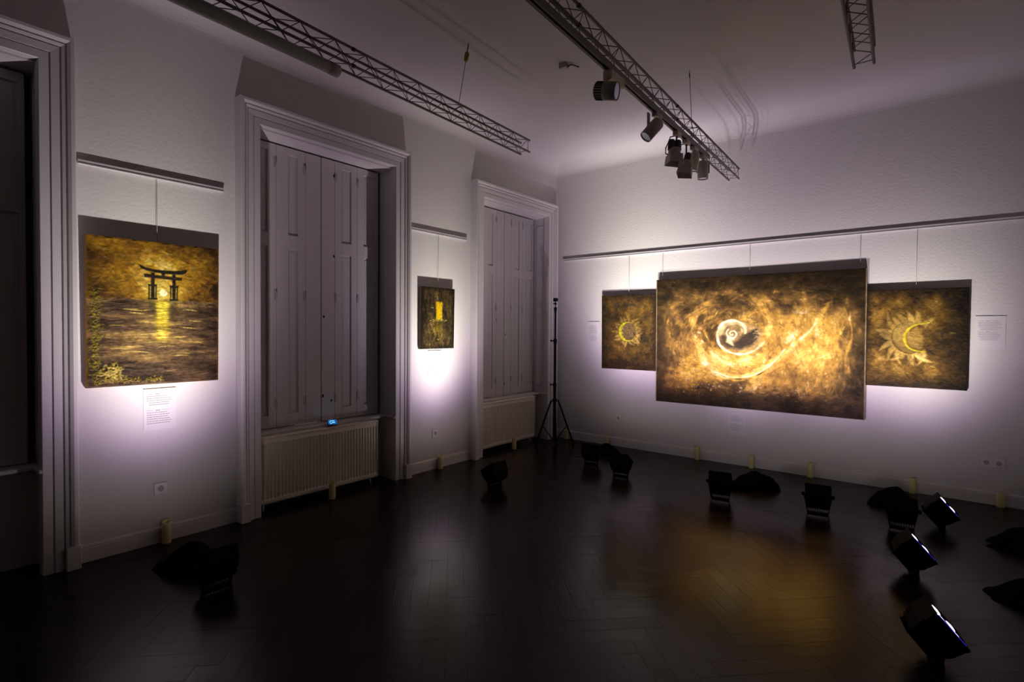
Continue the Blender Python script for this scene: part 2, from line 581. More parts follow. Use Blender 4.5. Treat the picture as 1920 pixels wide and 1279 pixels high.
# ------------------------------------------------------------------ picture rails
def rail(p0, p1, axis, label):
    bm = bmesh.new()
    L = (Vector(p1) - Vector(p0)).length
    box(bm, 0, L, -0.020, 0, -0.012, 0.016, bev=0.002)
    box(bm, 0.001, L - 0.001, -0.024, -0.018, -0.016, -0.007, bev=0.001)
    o = new_obj('picture_rail', bm, M_rail)
    o.location = p0
    o.rotation_euler = (0, 0, axis)
    tag(o, label, 'rail', 'aluminium hanging rails high on the walls')
    return o
rail((0, -5.372, 2.548), (0, -4.50, 2.548), PI / 2, 'short white hanging rail on the wall above the gate painting')
rail((0, -2.715, 2.545), (0, -1.845, 2.545), PI / 2, 'short white hanging rail between the two shuttered windows above the small dark painting')
rail((0.135, 0, 2.492), (RX - 0.02, 0, 2.492), 0, 'long white hanging rail across the right wall above three paintings')

# ------------------------------------------------------------------ paintings
def resize(a, ny, nx):
    y = np.linspace(0, a.shape[0] - 1.001, ny); x = np.linspace(0, a.shape[1] - 1.001, nx)
    yi, xi = y.astype(int), x.astype(int)
    fy = (y - yi)[:, None]; fx = (x - xi)[None, :]
    fy = fy * fy * (3 - 2 * fy); fx = fx * fx * (3 - 2 * fx)
    a00 = a[yi][:, xi]; a01 = a[yi][:, xi + 1]; a10 = a[yi + 1][:, xi]; a11 = a[yi + 1][:, xi + 1]
    return (a00 * (1 - fx) + a01 * fx) * (1 - fy) + (a10 * (1 - fx) + a11 * fx) * fy

class Art:
    def __init__(s, w, h, res, seed):
        s.w, s.h = w, h
        s.nx, s.ny = int(w * res), int(h * res)
        s.res = res
        s.r = np.random.RandomState(seed)
        s.U, s.V = np.meshgrid(np.linspace(0, 1, s.nx), np.linspace(0, 1, s.ny))
        s.X, s.Y = s.U * w, s.V * h
        s.c = np.zeros((s.ny, s.nx, 3)); s.z = np.zeros((s.ny, s.nx))
    def fbm(s, cx, cy, octs=4):
        out = np.zeros((s.ny, s.nx)); a = 1; t = 0
        for k in range(octs):
            gy, gx = max(2, int(cy * 2 ** k) + 2), max(2, int(cx * 2 ** k) + 2)
            out += a * resize(s.r.rand(gy, gx), s.ny, s.nx); t += a; a *= 0.55
        o = out / t
        return np.clip((o - 0.5) * 1.9 + 0.5, 0, 1)
    def mix(s, mask, col, al=1.0):
        m = np.clip(mask * al, 0, 1)[..., None]
        s.c = s.c * (1 - m) + np.array(col) * m
    def mul(s, f):
        s.c = s.c * f[..., None]
    def stroke(s, u, v, ln, wd, ang, col, al, hh=0.0):
        x, y = u * s.w, v * s.h
        R = max(ln, wd) * 1.3
        x0, x1 = int((x - R) * s.res), int((x + R) * s.res) + 2
        y0, y1 = int((y - R) * s.res), int((y + R) * s.res) + 2
        x0, y0 = max(x0, 0), max(y0, 0); x1, y1 = min(x1, s.nx), min(y1, s.ny)
        if x1 <= x0 or y1 <= y0: return
        X = s.X[y0:y1, x0:x1] - x; Y = s.Y[y0:y1, x0:x1] - y
        a = X * math.cos(ang) + Y * math.sin(ang); b = -X * math.sin(ang) + Y * math.cos(ang)
        b = b + 0.12 * ln * (a / ln) ** 2 * s.r.uniform(-1, 1)
        m = np.exp(-(a / ln) ** 4 - (b / wd) ** 4)
        m *= 0.75 + 0.25 * np.sin(b / wd * 9 + s.r.rand() * 6)
        m2 = np.clip(m * al, 0, 1)[..., None]
        s.c[y0:y1, x0:x1] = s.c[y0:y1, x0:x1] * (1 - m2) + np.array(col) * m2
        s.z[y0:y1, x0:x1] += m * hh
    def dist(s, pts, close=False):
        D = np.full((s.ny, s.nx), 9.0); T = np.zeros((s.ny, s.nx)); S = np.zeros((s.ny, s.nx))
        P = [(a * s.w, b * s.h) for a, b in pts]
        if close: P = P + [P[0]]
        n = len(P) - 1
        for i in range(n):
            ax, ay = P[i]; bx, by = P[i + 1]
            dx, dy = bx - ax, by - ay
            t = np.clip(((s.X - ax) * dx + (s.Y - ay) * dy) / (dx * dx + dy * dy + 1e-12), 0, 1)
            ex, ey = s.X - ax - t * dx, s.Y - ay - t * dy
            d = np.hypot(ex, ey); k = d < D
            D[k] = d[k]; T[k] = ((i + t) / n)[k]; S[k] = np.sign(dx * ey - dy * ex)[k]
        return D, T, S
    def poly(s, pts, soft=0.004):
        ins = np.zeros((s.ny, s.nx), bool)
        n = len(pts)
        for i in range(n):
            x1, y1 = pts[i]; x2, y2 = pts[(i + 1) % n]
            if y1 == y2: continue
            c = ((y1 > s.V) != (y2 > s.V)) & (s.U < (x2 - x1) * (s.V - y1) / (y2 - y1) + x1)
            ins ^= c
        D, _, _ = s.dist(pts, True)
        sd = np.where(ins, D, -D)
        return np.clip(sd / soft * 0.5 + 0.5, 0, 1)

def soften(A, n=1, zk=.5):
    for _ in range(n):
        for ax in (0, 1):
            A.c = (A.c * 2 + np.roll(A.c, 1, ax) + np.roll(A.c, -1, ax)) / 4
            A.z = (A.z * 2 + np.roll(A.z, 1, ax) + np.roll(A.z, -1, ax)) / 4
    A.z *= zk
    return A

def smooth_path(pts, k=6):
    out = []
    n = len(pts)
    for i in range(n - 1):
        p0 = pts[max(i - 1, 0)]; p1 = pts[i]; p2 = pts[i + 1]; p3 = pts[min(i + 2, n - 1)]
        for j in range(k):
            t = j / k
            out.append(tuple(0.5 * ((2 * b) + (-a + c) * t + (2 * a - 5 * b + 4 * c - d) * t * t + (-a + 3 * b - 3 * c + d) * t ** 3)
                             for a, b, c, d in zip(p0, p1, p2, p3)))
    out.append(pts[-1])
    return out

def ramp_of(stops):
    P = np.array([p for p, _ in stops]); C_ = np.array([c for _, c in stops])
    def f(t):
        t = np.clip(t, 0, 1)
        return np.stack([np.interp(t, P, C_[:, k]) for k in range(3)], -1)
    return f
R_SHELL = ramp_of([(0, (.014, .009, .004)), (.18, (.040, .023, .008)), (.34, (.085, .046, .015)), (.50, (.22, .115, .028)), (.66, (.46, .24, .040)), (.82, (.74, .46, .11)), (1, (.90, .76, .42))])
R_GATE = ramp_of([(0, (.006, .004, .003)), (.2, (.026, .013, .005)), (.4, (.085, .040, .006)), (.6, (.21, .097, .007)), (.8, (.36, .20, .014)), (1, (.60, .46, .12))])
R_SEA = ramp_of([(0, (.009, .006, .004)), (.25, (.030, .017, .010)), (.5, (.070, .039, .020)), (.75, (.15, .085, .030)), (1, (.38, .25, .06))])
R_DOOR = ramp_of([(0, (.004, .004, .003)), (.3, (.018, .012, .006)), (.55, (.055, .034, .012)), (.8, (.14, .085, .022)), (1, (.36, .27, .05))])
R_MOON = ramp_of([(0, (.006, .005, .004)), (.25, (.028, .016, .006)), (.5, (.085, .044, .009)), (.7, (.20, .105, .018)), (.85, (.36, .22, .05)), (1, (.56, .40, .13))])
INK = (0.012, 0.011, 0.018); DRK = (0.015, 0.009, 0.005)

def blob(A, u, v, su, sv, p=2):
    return np.exp(-np.abs((A.U - u) / su) ** p - np.abs((A.V - v) / sv) ** p)

def lay(A, T, ramp):
    A.T = T
    A.c = ramp(T)
    A.rampf = ramp

def strokes(A, n, flow, ln, wd, jit, al=(.4, .85), hh=(.0, .002), box_=(0, 1, 0, 1), spread=.5):
    r = A.r
    for _ in range(n):
        u, v = r.uniform(box_[0], box_[1]), r.uniform(box_[2], box_[3])
        t = A.T[min(int(v * A.ny), A.ny - 1), min(int(u * A.nx), A.nx - 1)]
        c = A.rampf(np.array(t + r.normal(0, jit)))
        A.stroke(u, v, r.uniform(*ln), r.uniform(*wd), flow(u, v) + r.normal(0, spread), c, r.uniform(*al), r.uniform(*hh))

def line_(A, pts, wd, amt, rag=.4, T=True, seed=0, col=None, hh=.002, taper=None, al=.9):
    D, TT, S = A.dist(smooth_path(pts))
    w_ = wd * (1 + rag * (A.fbm(30, 20, 3) - .5) * 2)
    if taper: w_ = w_ * (taper[0] + (taper[1] - taper[0]) * TT)
    m = np.exp(-(D / np.maximum(w_, 1e-4)) ** 4)
    if T: A.T = A.T + m * amt * (.5 + A.fbm(22, 16, 3))
    else:
        A.mix(m * (.25 + 1.3 * A.fbm(26, 18, 3)), col, al)
        A.z += m * hh
    return D, TT, S

def finish(A, gx, gy, amp=.003, cont=.55):
    A.mul((1 - cont / 2) + cont * A.fbm(gx, gy, 4))
    A.z += A.fbm(gx, gy, 4) * amp
    return soften(A, 1, .6)

def spiral_art(w, h):
    A = Art(w, h, 250, 3)
    cu, cv = .43, .455
    dx, dy = A.X - cu * w, (A.Y - cv * h) * 1.12
    rad = np.hypot(dx, dy); ang = np.arctan2(dy, dx)
    # streaky noise that follows the spiral
    base = A.r.rand(46, 120)
    ph = (ang / (2 * PI) + .9 * np.log(rad + .05) / 2.2) % 1.0
    gx = ph * 118; gy = np.clip((np.log(rad + .03) + 3.6) / 3.9, 0, 1) * 44
    xi, yi = gx.astype(int), gy.astype(int); fx, fy = gx - xi, gy - yi
    sw = (base[yi, xi] * (1 - fx) + base[yi, xi + 1] * fx) * (1 - fy) + (base[yi + 1, xi] * (1 - fx) + base[yi + 1, xi + 1] * fx) * fy
    n1, n2, n3 = A.fbm(6, 4, 5), A.fbm(3, 14, 5), A.fbm(16, 11, 4)
    T = .27 + .10 * n1
    T += .52 * blob(A, .235, .73, .16, .17) + .40 * blob(A, .44, .70, .17, .15) + .30 * blob(A, .68, .60, .16, .24) + .26 * blob(A, .82, .62, .10, .26)
    T += .18 * blob(A, .50, .38, .22, .18) + .20 * blob(A, .80, .42, .12, .2) + .10 * blob(A, .2, .5, .1, .2)
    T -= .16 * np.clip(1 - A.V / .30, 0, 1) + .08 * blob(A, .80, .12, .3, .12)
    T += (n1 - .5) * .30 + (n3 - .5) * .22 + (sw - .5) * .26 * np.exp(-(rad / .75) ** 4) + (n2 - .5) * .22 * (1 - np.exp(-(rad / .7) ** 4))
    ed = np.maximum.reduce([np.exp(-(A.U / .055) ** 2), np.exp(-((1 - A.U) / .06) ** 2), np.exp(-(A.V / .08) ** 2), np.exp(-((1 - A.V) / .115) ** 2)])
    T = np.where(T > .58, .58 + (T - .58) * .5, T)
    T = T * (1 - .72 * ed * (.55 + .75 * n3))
    A.T = T
    outer = [(0.205, 0.33), (0.212, 0.394), (0.228, 0.51), (0.266, 0.644), (0.331, 0.734), (0.427, 0.769), (0.525, 0.739), (0.606, 0.656), (0.665, 0.547), (0.705, 0.442), (0.732, 0.31), (0.749, 0.245), (0.741, 0.105)]
    upper = [(0.211, 0.331), (0.247, 0.248), (0.323, 0.158), (0.418, 0.125), (0.517, 0.178), (0.575, 0.259), (0.598, 0.337), (0.59, 0.42), (.56, .50)]
    line_(A, outer[:6], .035, .16, .8); line_(A, outer[3:10], .030, .26, .6); line_(A, outer[9:], .022, .14, .8)
    line_(A, upper, .030, .13, .8)
    line_(A, [(.86, .20), (0.839, 0.258), (0.791, 0.376), (0.735, 0.47), (0.689, 0.546)], .018, .26, .7)
    line_(A, [(.26, .36), (.30, .50), (.345, .60), (.42, .655), (.52, .64), (.59, .56)], .030, .20, .7)
    line_(A, [(.935, .32), (.945, .45), (.925, .58), (.94, .72)], .012, .28, .9)
    A.T = np.where(A.T > .74, .74 + (A.T - .74) * .4, A.T)
    A.T = .44 + (A.T - .46) * .98 + (A.fbm(26, 18, 4) - .5) * .20
    lay(A, A.T, R_SHELL)
    def swirl(u, v):
        x, y = (u - cu) * w, (v - cv) * h
        q = math.hypot(x, y)
        return math.atan2(y, x) + PI / 2 - .25 if q < .62 else (0.0 if v < .3 or v > .82 else (PI / 2 if u > .88 or u < .1 else math.atan2(y, x) + PI / 2))
    strokes(A, 500, swirl, (.03, .09), (.010, .024), .09, (.35, .7), (0, .0015), spread=.25)
    strokes(A, 1500, swirl, (.012, .045), (.004, .012), .12, (.35, .8), (0, .003), spread=.45)
    strokes(A, 1300, swirl, (.006, .022), (.002, .006), .17, (.4, .9), (0, .004), (.07, .93, .10, .92), spread=.9)
    r = A.r
    for _ in range(260):                       # dark scratches and gaps
        u, v = r.uniform(.08, .94), r.uniform(.1, .9)
        A.stroke(u, v, r.uniform(.008, .028), r.uniform(.002, .006), swirl(u, v) + r.normal(0, .6), [(.05, .03, .012), (.10, .06, .02), (.02, .014, .01)][r.randint(3)], r.uniform(.35, .75), -.001)
    for _ in range(200):                       # upright drags at the right
        u = r.uniform(.70, .97)
        A.stroke(u, r.uniform(.2, .85), r.uniform(.02, .07), r.uniform(.004, .010), PI / 2 + r.normal(0, .18), A.rampf(np.array(.45 - (u - .8) * 1.2 + r.normal(0, .16))), r.uniform(.3, .6), .002)
    for _ in range(170):                       # yellow flecks, lower left
        A.stroke(r.normal(.215, .05), r.normal(.74, .06), r.uniform(.006, .022), r.uniform(.003, .008), r.uniform(-.9, .9), (.82, .50, .03), r.uniform(.3, .8), .003)
    for _ in range(90):                        # crusted band along the bottom
        A.stroke(r.uniform(.22, .80), r.normal(.845, .018), .010, .006, r.rand() * 3, [(.28, .19, .14), (.10, .06, .03), (.52, .38, .20), DRK][r.randint(4)], .75, .004)
    for u, v, a_ in ((.355, .63, .75), (.325, .60, .9), (.40, .665, .4)):
        A.stroke(u, v, .055, .018, a_, (.90, .72, .36), .7, .003)
    for u, v, a_ in ((.245, .43, .2), (.262, .50, .9), (.225, .46, 1.2)):
        A.stroke(u, v, .020, .010, a_, (.88, .72, .38), .8, .003)
    for u, v, a_, l in ((0.275, .229, .3, .05), (.338, .241, .8, .035), (.655, .233, .05, .08), (.118, .598, 1.4, .04), (.103, .341, 1.5, .04), (.60, .61, 1.2, .02), (.09, .76, 1.5, .035), (.25, .865, 0, .05), (.50, .885, .1, .05), (.90, .50, 1.5, .05), (.93, .80, .4, .05), (.46, .20, .4, .06)):
        A.stroke(u, v, l, .016, a_, INK, .72, .0)
    # rings of the shell
    bowl = A.poly([(0.345, 0.44), (0.352, 0.50), (0.392, 0.56), (0.464, 0.574), (0.525, 0.55), (0.56, 0.49), (0.55, 0.40), (0.49, 0.36), (0.43, 0.345), (0.37, 0.37)], .03)
    A.mix(bowl * (.5 + .7 * n3), (.30, .19, .085), .75)
    cres = A.poly([(0.361, 0.435), (0.362, 0.496), (0.39, 0.546), (0.464, 0.554), (0.525, 0.513), (0.548, 0.45), (0.54, 0.39), (0.505, 0.42), (0.475, 0.43), (0.453, 0.475), (0.423, 0.505), (0.389, 0.465)], .02)
    A.mix(cres * (.8 + .5 * n3), (.036, .023, .017), 1.0)
    for _ in range(60):
        a = r.uniform(-1.3, .6); q = r.uniform(.20, .32)
        A.stroke(.43 + q * math.cos(a) / w * 1.0, .455 + q * math.sin(a) / h, r.uniform(.012, .03), .004, a + r.normal(0, .3), [(.55, .38, .18), (.10, .06, .03), (.32, .2, .09)][r.randint(3)], .6, .002)
    line_(A, [(0.475, 0.414), (0.470, 0.375), (0.448, 0.352), (0.408, 0.350), (0.374, 0.375), (.353, .43)], .030, 0, .3, False, col=(.52, .38, .18), hh=.001, al=.8)
    ring = [(0.480, 0.430), (0.474, 0.375), (0.448, 0.346), (0.408, 0.338), (0.366, 0.362), (0.342, 0.430), (0.353, 0.517), (0.395, 0.572), (0.464, 0.590), (0.522, 0.562), (0.570, 0.502)]
    line_(A, ring, .011, 0, .5, False, col=(.88, .74, .44), hh=.004)
    line_(A, [(0.475, 0.45), (0.472, 0.40), (0.440, 0.376), (0.408, 0.384), (0.390, 0.43)], .012, 0, .4, False, col=(.16, .10, .045), al=.8)
    line_(A, outer[4:9], .007, 0, .6, False, col=(.90, .74, .40), hh=.004)
    line_(A, [(u + .004, v + .010) for u, v in outer[4:10]], .0045, 0, .5, False, col=DRK, hh=-.002, al=.85)
    line_(A, [(.80, .36), (.77, .42), (.735, .47)], .009, 0, .6, False, col=(.86, .66, .32), hh=.003)
    A.mix(A.poly([(0.388, 0.50), (0.397, 0.45), (0.428, 0.475), (0.415, 0.49), (0.423, 0.525)], .012), (.80, .62, .34), .85)
    sp = []
    for k in range(30):
        a = k / 29 * 2 * PI * 1.6 + 0.3
        q = 0.003 + 0.0285 * (k / 29)
        sp.append((0.418 + q * math.cos(a), 0.437 + q * math.sin(a) * 1.35))
    line_(A, sp, .0055, 0, .3, False, col=(.88, .74, .46), hh=.003)
    edm = np.maximum(np.exp(-(A.U / .004) ** 4), np.exp(-((1 - A.U) / .004) ** 4))
    A.mix(edm, (.45, .32, .20), .5)
    return finish(A, 60, 40, .0035, .5)

def gate_art(w, h):
    A = Art(w, h, 420, 8)
    r = A.r
    n1, n2, n3 = A.fbm(5, 5, 5), A.fbm(3, 22, 5), A.fbm(14, 16, 4)
    T = .42 + .34 * blob(A, .55, .26, .30, .20) + .14 * blob(A, .45, .12, .2, .08) + (n1 - .5) * .42 + (n3 - .5) * .22
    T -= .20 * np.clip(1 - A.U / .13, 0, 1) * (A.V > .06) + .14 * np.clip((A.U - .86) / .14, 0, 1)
    lay(A, T, R_GATE)
    strokes(A, 380, lambda u, v: r.normal(0, .5), (.03, .07), (.008, .020), .09, (.3, .65), (0, .0012), (0, 1, 0, .44))
    strokes(A, 500, lambda u, v: r.normal(-.2, .6), (.010, .035), (.003, .009), .13, (.3, .7), (0, .003), (0, 1, 0, .44))
    for _ in range(60):
        A.stroke(r.uniform(.25, .95), r.uniform(.05, .4), r.uniform(.01, .03), .006, r.normal(0, .6), [(.16, .15, .05), (.26, .09, .012)][r.randint(2)], .4)
    sky = A.c.copy()
    T = .40 + .26 * blob(A, .48, .66, .30, .30) + (n2 - .5) * .62 + (n3 - .5) * .20
    T -= .16 * np.clip((A.V - .8) / .2, 0, 1) + .16 * np.clip((A.U - .82) / .18, 0, 1)
    lay(A, T, R_SEA)
    strokes(A, 500, lambda u, v: 0, (.03, .08), (.003, .010), .10, (.35, .7), (0, .002), (0, 1, .40, 1), spread=.08)
    strokes(A, 900, lambda u, v: 0, (.010, .040), (.0015, .0045), .17, (.4, .85), (0, .003), (0, 1, .40, 1), spread=.16)
    m = np.clip((A.V - .400 - .006 * (n3 - .5)) / .010, 0, 1)[..., None]
    A.c = sky * (1 - m) + A.c * m
    path = np.exp(-((A.U - .535) / .050) ** 4) * np.clip((A.V - .405) / .01, 0, 1) * np.clip((.74 - A.V) / .24, 0, 1)
    A.mix(path * (.25 + n2 * 1.1), (.40, .29, .010), .95)
    for _ in range(60):
        v = r.uniform(.42, .68)
        A.stroke(r.normal(.535, .022), v, r.uniform(.012, .025), .003, 0, [(.70, .55, .10), (.45, .34, .01)][r.randint(2)], .6, .0015)
    for u, v, l in ((.30, .475, .05), (.37, .482, .06), (.34, .50, .04), (.75, .468, .045), (.28, .73, .05), (.34, .765, .08), (.22, .74, .05), (.74, .60, .05), (.42, .645, .06), (.50, .70, .06), (.68, .80, .05), (.66, .665, .05), (.20, .585, .04), (.80, .55, .04), (.57, .73, .05)):
        A.stroke(u, v, l, .0035, r.normal(0, .06), (.46, .33, .08), .75, .004)
    for u0 in (.46, .625):
        mm = np.exp(-((A.U - u0) / .032) ** 4) * np.clip((A.V - .405) / .02, 0, 1) * np.clip((.62 - A.V) / .18, 0, 1)
        A.mix(mm, (.022, .013, .010), .7)
    A.mix(blob(A, .54, .36, .10, .06), (.42, .33, .06), .6)
    A.mix(np.clip((.026 - np.hypot(A.X - .543 * w, A.Y - .354 * h)) / .005, 0, 1), (.80, .68, .36), .95)
    gc = (.012, .008, .005)
    P = [(0.348, 0.160), (0.41, 0.184), (0.477, 0.193), (0.573, 0.194), (0.643, 0.191), (0.693, 0.185), (0.738, 0.174), (0.722, 0.203), (0.70, 0.214), (0.657, 0.219), (0.586, 0.220), (0.504, 0.217), (0.423, 0.208), (0.374, 0.191)]
    g_ = A.poly(P, .002)
    for Q in ([(0.394, 0.227), (0.69, 0.238), (0.686, 0.262), (0.399, 0.252)], [(0.447, 0.215), (0.477, 0.215), (0.477, 0.40), (0.446, 0.40)],
              [(0.610, 0.217), (0.640, 0.217), (0.638, 0.40), (0.610, 0.40)], [(0.525, .215), (.555, .215), (.555, .24), (.525, .24)],
              [(0.423, 0.297), (0.497, 0.295), (0.494, 0.312), (0.427, 0.313)], [(0.587, 0.299), (0.662, 0.297), (0.658, 0.314), (0.592, 0.315)],
              [(0.428, 0.31), (0.441, 0.31), (0.439, .403), (.427, .403)], [(0.481, 0.31), (0.493, 0.31), (0.491, .403), (.479, .403)],
              [(0.593, 0.31), (0.605, 0.31), (0.604, .406), (.593, .406)], [(0.645, 0.31), (0.657, 0.31), (0.655, .406), (.643, .406)],
              [(.424, .393), (.496, .391), (.496, .405), (.424, .406)], [(.588, .396), (.660, .394), (.66, .408), (.588, .41)]):
        g_ = np.maximum(g_, A.poly(Q, .002))
    A.mix(g_, gc, 1.0); A.z += g_ * .002
    A.stroke(.60, .244, .09, .002, .03, (.07, .04, .015), .8, .001)
    A.stroke(.45, .202, .07, .002, .18, (.06, .035, .015), .7, .001)
    for _ in range(420):
        u, v = abs(r.normal(.062, .022)), r.uniform(.34, .97)
        A.stroke(u, v, r.uniform(.004, .014), r.uniform(.002, .005), r.uniform(0, 3.1), [(.17, .13, .008), (.10, .08, .007), (.035, .026, .006), (.30, .22, .02)][r.choice(4, p=[.3, .3, .28, .12])], .75, r.uniform(.002, .005))
    for _ in range(110):
        u, v = r.normal(.17, .035), r.normal(.905, .028)
        A.stroke(u, v, r.uniform(.006, .018), .005, r.uniform(0, 3.1), [(.34, .24, .04), (.20, .15, .012), (.46, .34, .10)][r.randint(3)], .7, .005)
    for _ in range(170):
        u, v = r.uniform(.05, .54), r.normal(.962, .010)
        A.stroke(u, v, r.uniform(.005, .014), .003, r.uniform(0, 3.1), [(.26, .18, .02), (.13, .09, .01), (.05, .03, .01)][r.randint(3)], .8, .005)
    m = np.maximum(np.exp(-(A.U / .010) ** 2), np.exp(-((1 - A.U) / .010) ** 2))
    A.mix(m, (.16, .07, .006), .6)
    return finish(A, 40, 52, .003, .6)

def door_art(w, h):
    A = Art(w, h, 460, 5)
    r = A.r
    n1, n2, n3 = A.fbm(8, 5, 5), A.fbm(14, 4, 4), A.fbm(18, 22, 4)
    T = .40 + (n1 - .5) * .45 + (n2 - .5) * .25 + (n3 - .5) * .3 + .14 * blob(A, .4, .75, .25, .25)
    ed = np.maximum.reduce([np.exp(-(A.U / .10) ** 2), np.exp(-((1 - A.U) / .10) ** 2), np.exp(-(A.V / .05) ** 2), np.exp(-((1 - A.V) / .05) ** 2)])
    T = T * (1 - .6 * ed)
    lay(A, T, R_DOOR)
    strokes(A, 500, lambda u, v: PI / 2, (.015, .05), (.004, .011), .13, (.35, .75), (0, .002), spread=.3)
    strokes(A, 600, lambda u, v: PI / 2, (.006, .02), (.002, .005), .18, (.4, .8), (0, .003), spread=.8)
    rect = A.poly([(0.435, 0.240), (.48, .232), (.56, .238), (0.613, 0.234), (0.610, 0.40), (0.615, 0.50), (0.60, .520), (.57, .512), (.5, .53), (0.444, 0.520), (.44, .38)], .010)
    A.mix(rect, (.44, .27, .004), .96)
    A.mix(rect * n3, (.56, .36, .006), .6)
    refl = A.poly([(0.42, 0.55), (0.58, 0.548), (0.56, 0.73), (0.45, 0.73)], .05)
    A.mix(refl * (.2 + 1.0 * n3), (.20, .13, .006), .8)
    for _ in range(70):
        u, v = r.uniform(.32, .78), r.normal(.528, .014)
        A.stroke(u, v, r.uniform(.003, .009), .002, r.normal(0, .8), [(.50, .40, .10), (.24, .18, .02), (.16, .12, .02)][r.randint(3)], .8, .005)
    for u, v in ((.29, .33), (.33, .33), (.27, .54), (.35, .52), (.37, .54), (.5, .85), (.30, .60)):
        A.stroke(u, v, .014, .0035, r.normal(0, .4), (.36, .32, .07), .7, .004)
    A.stroke(.27, .67, .035, .012, PI / 2, (.008, .008, .007), .8)
    A.stroke(.66, .62, .05, .016, PI / 2, (.012, .018, .010), .6)
    return finish(A, 40, 52, .003, .6)

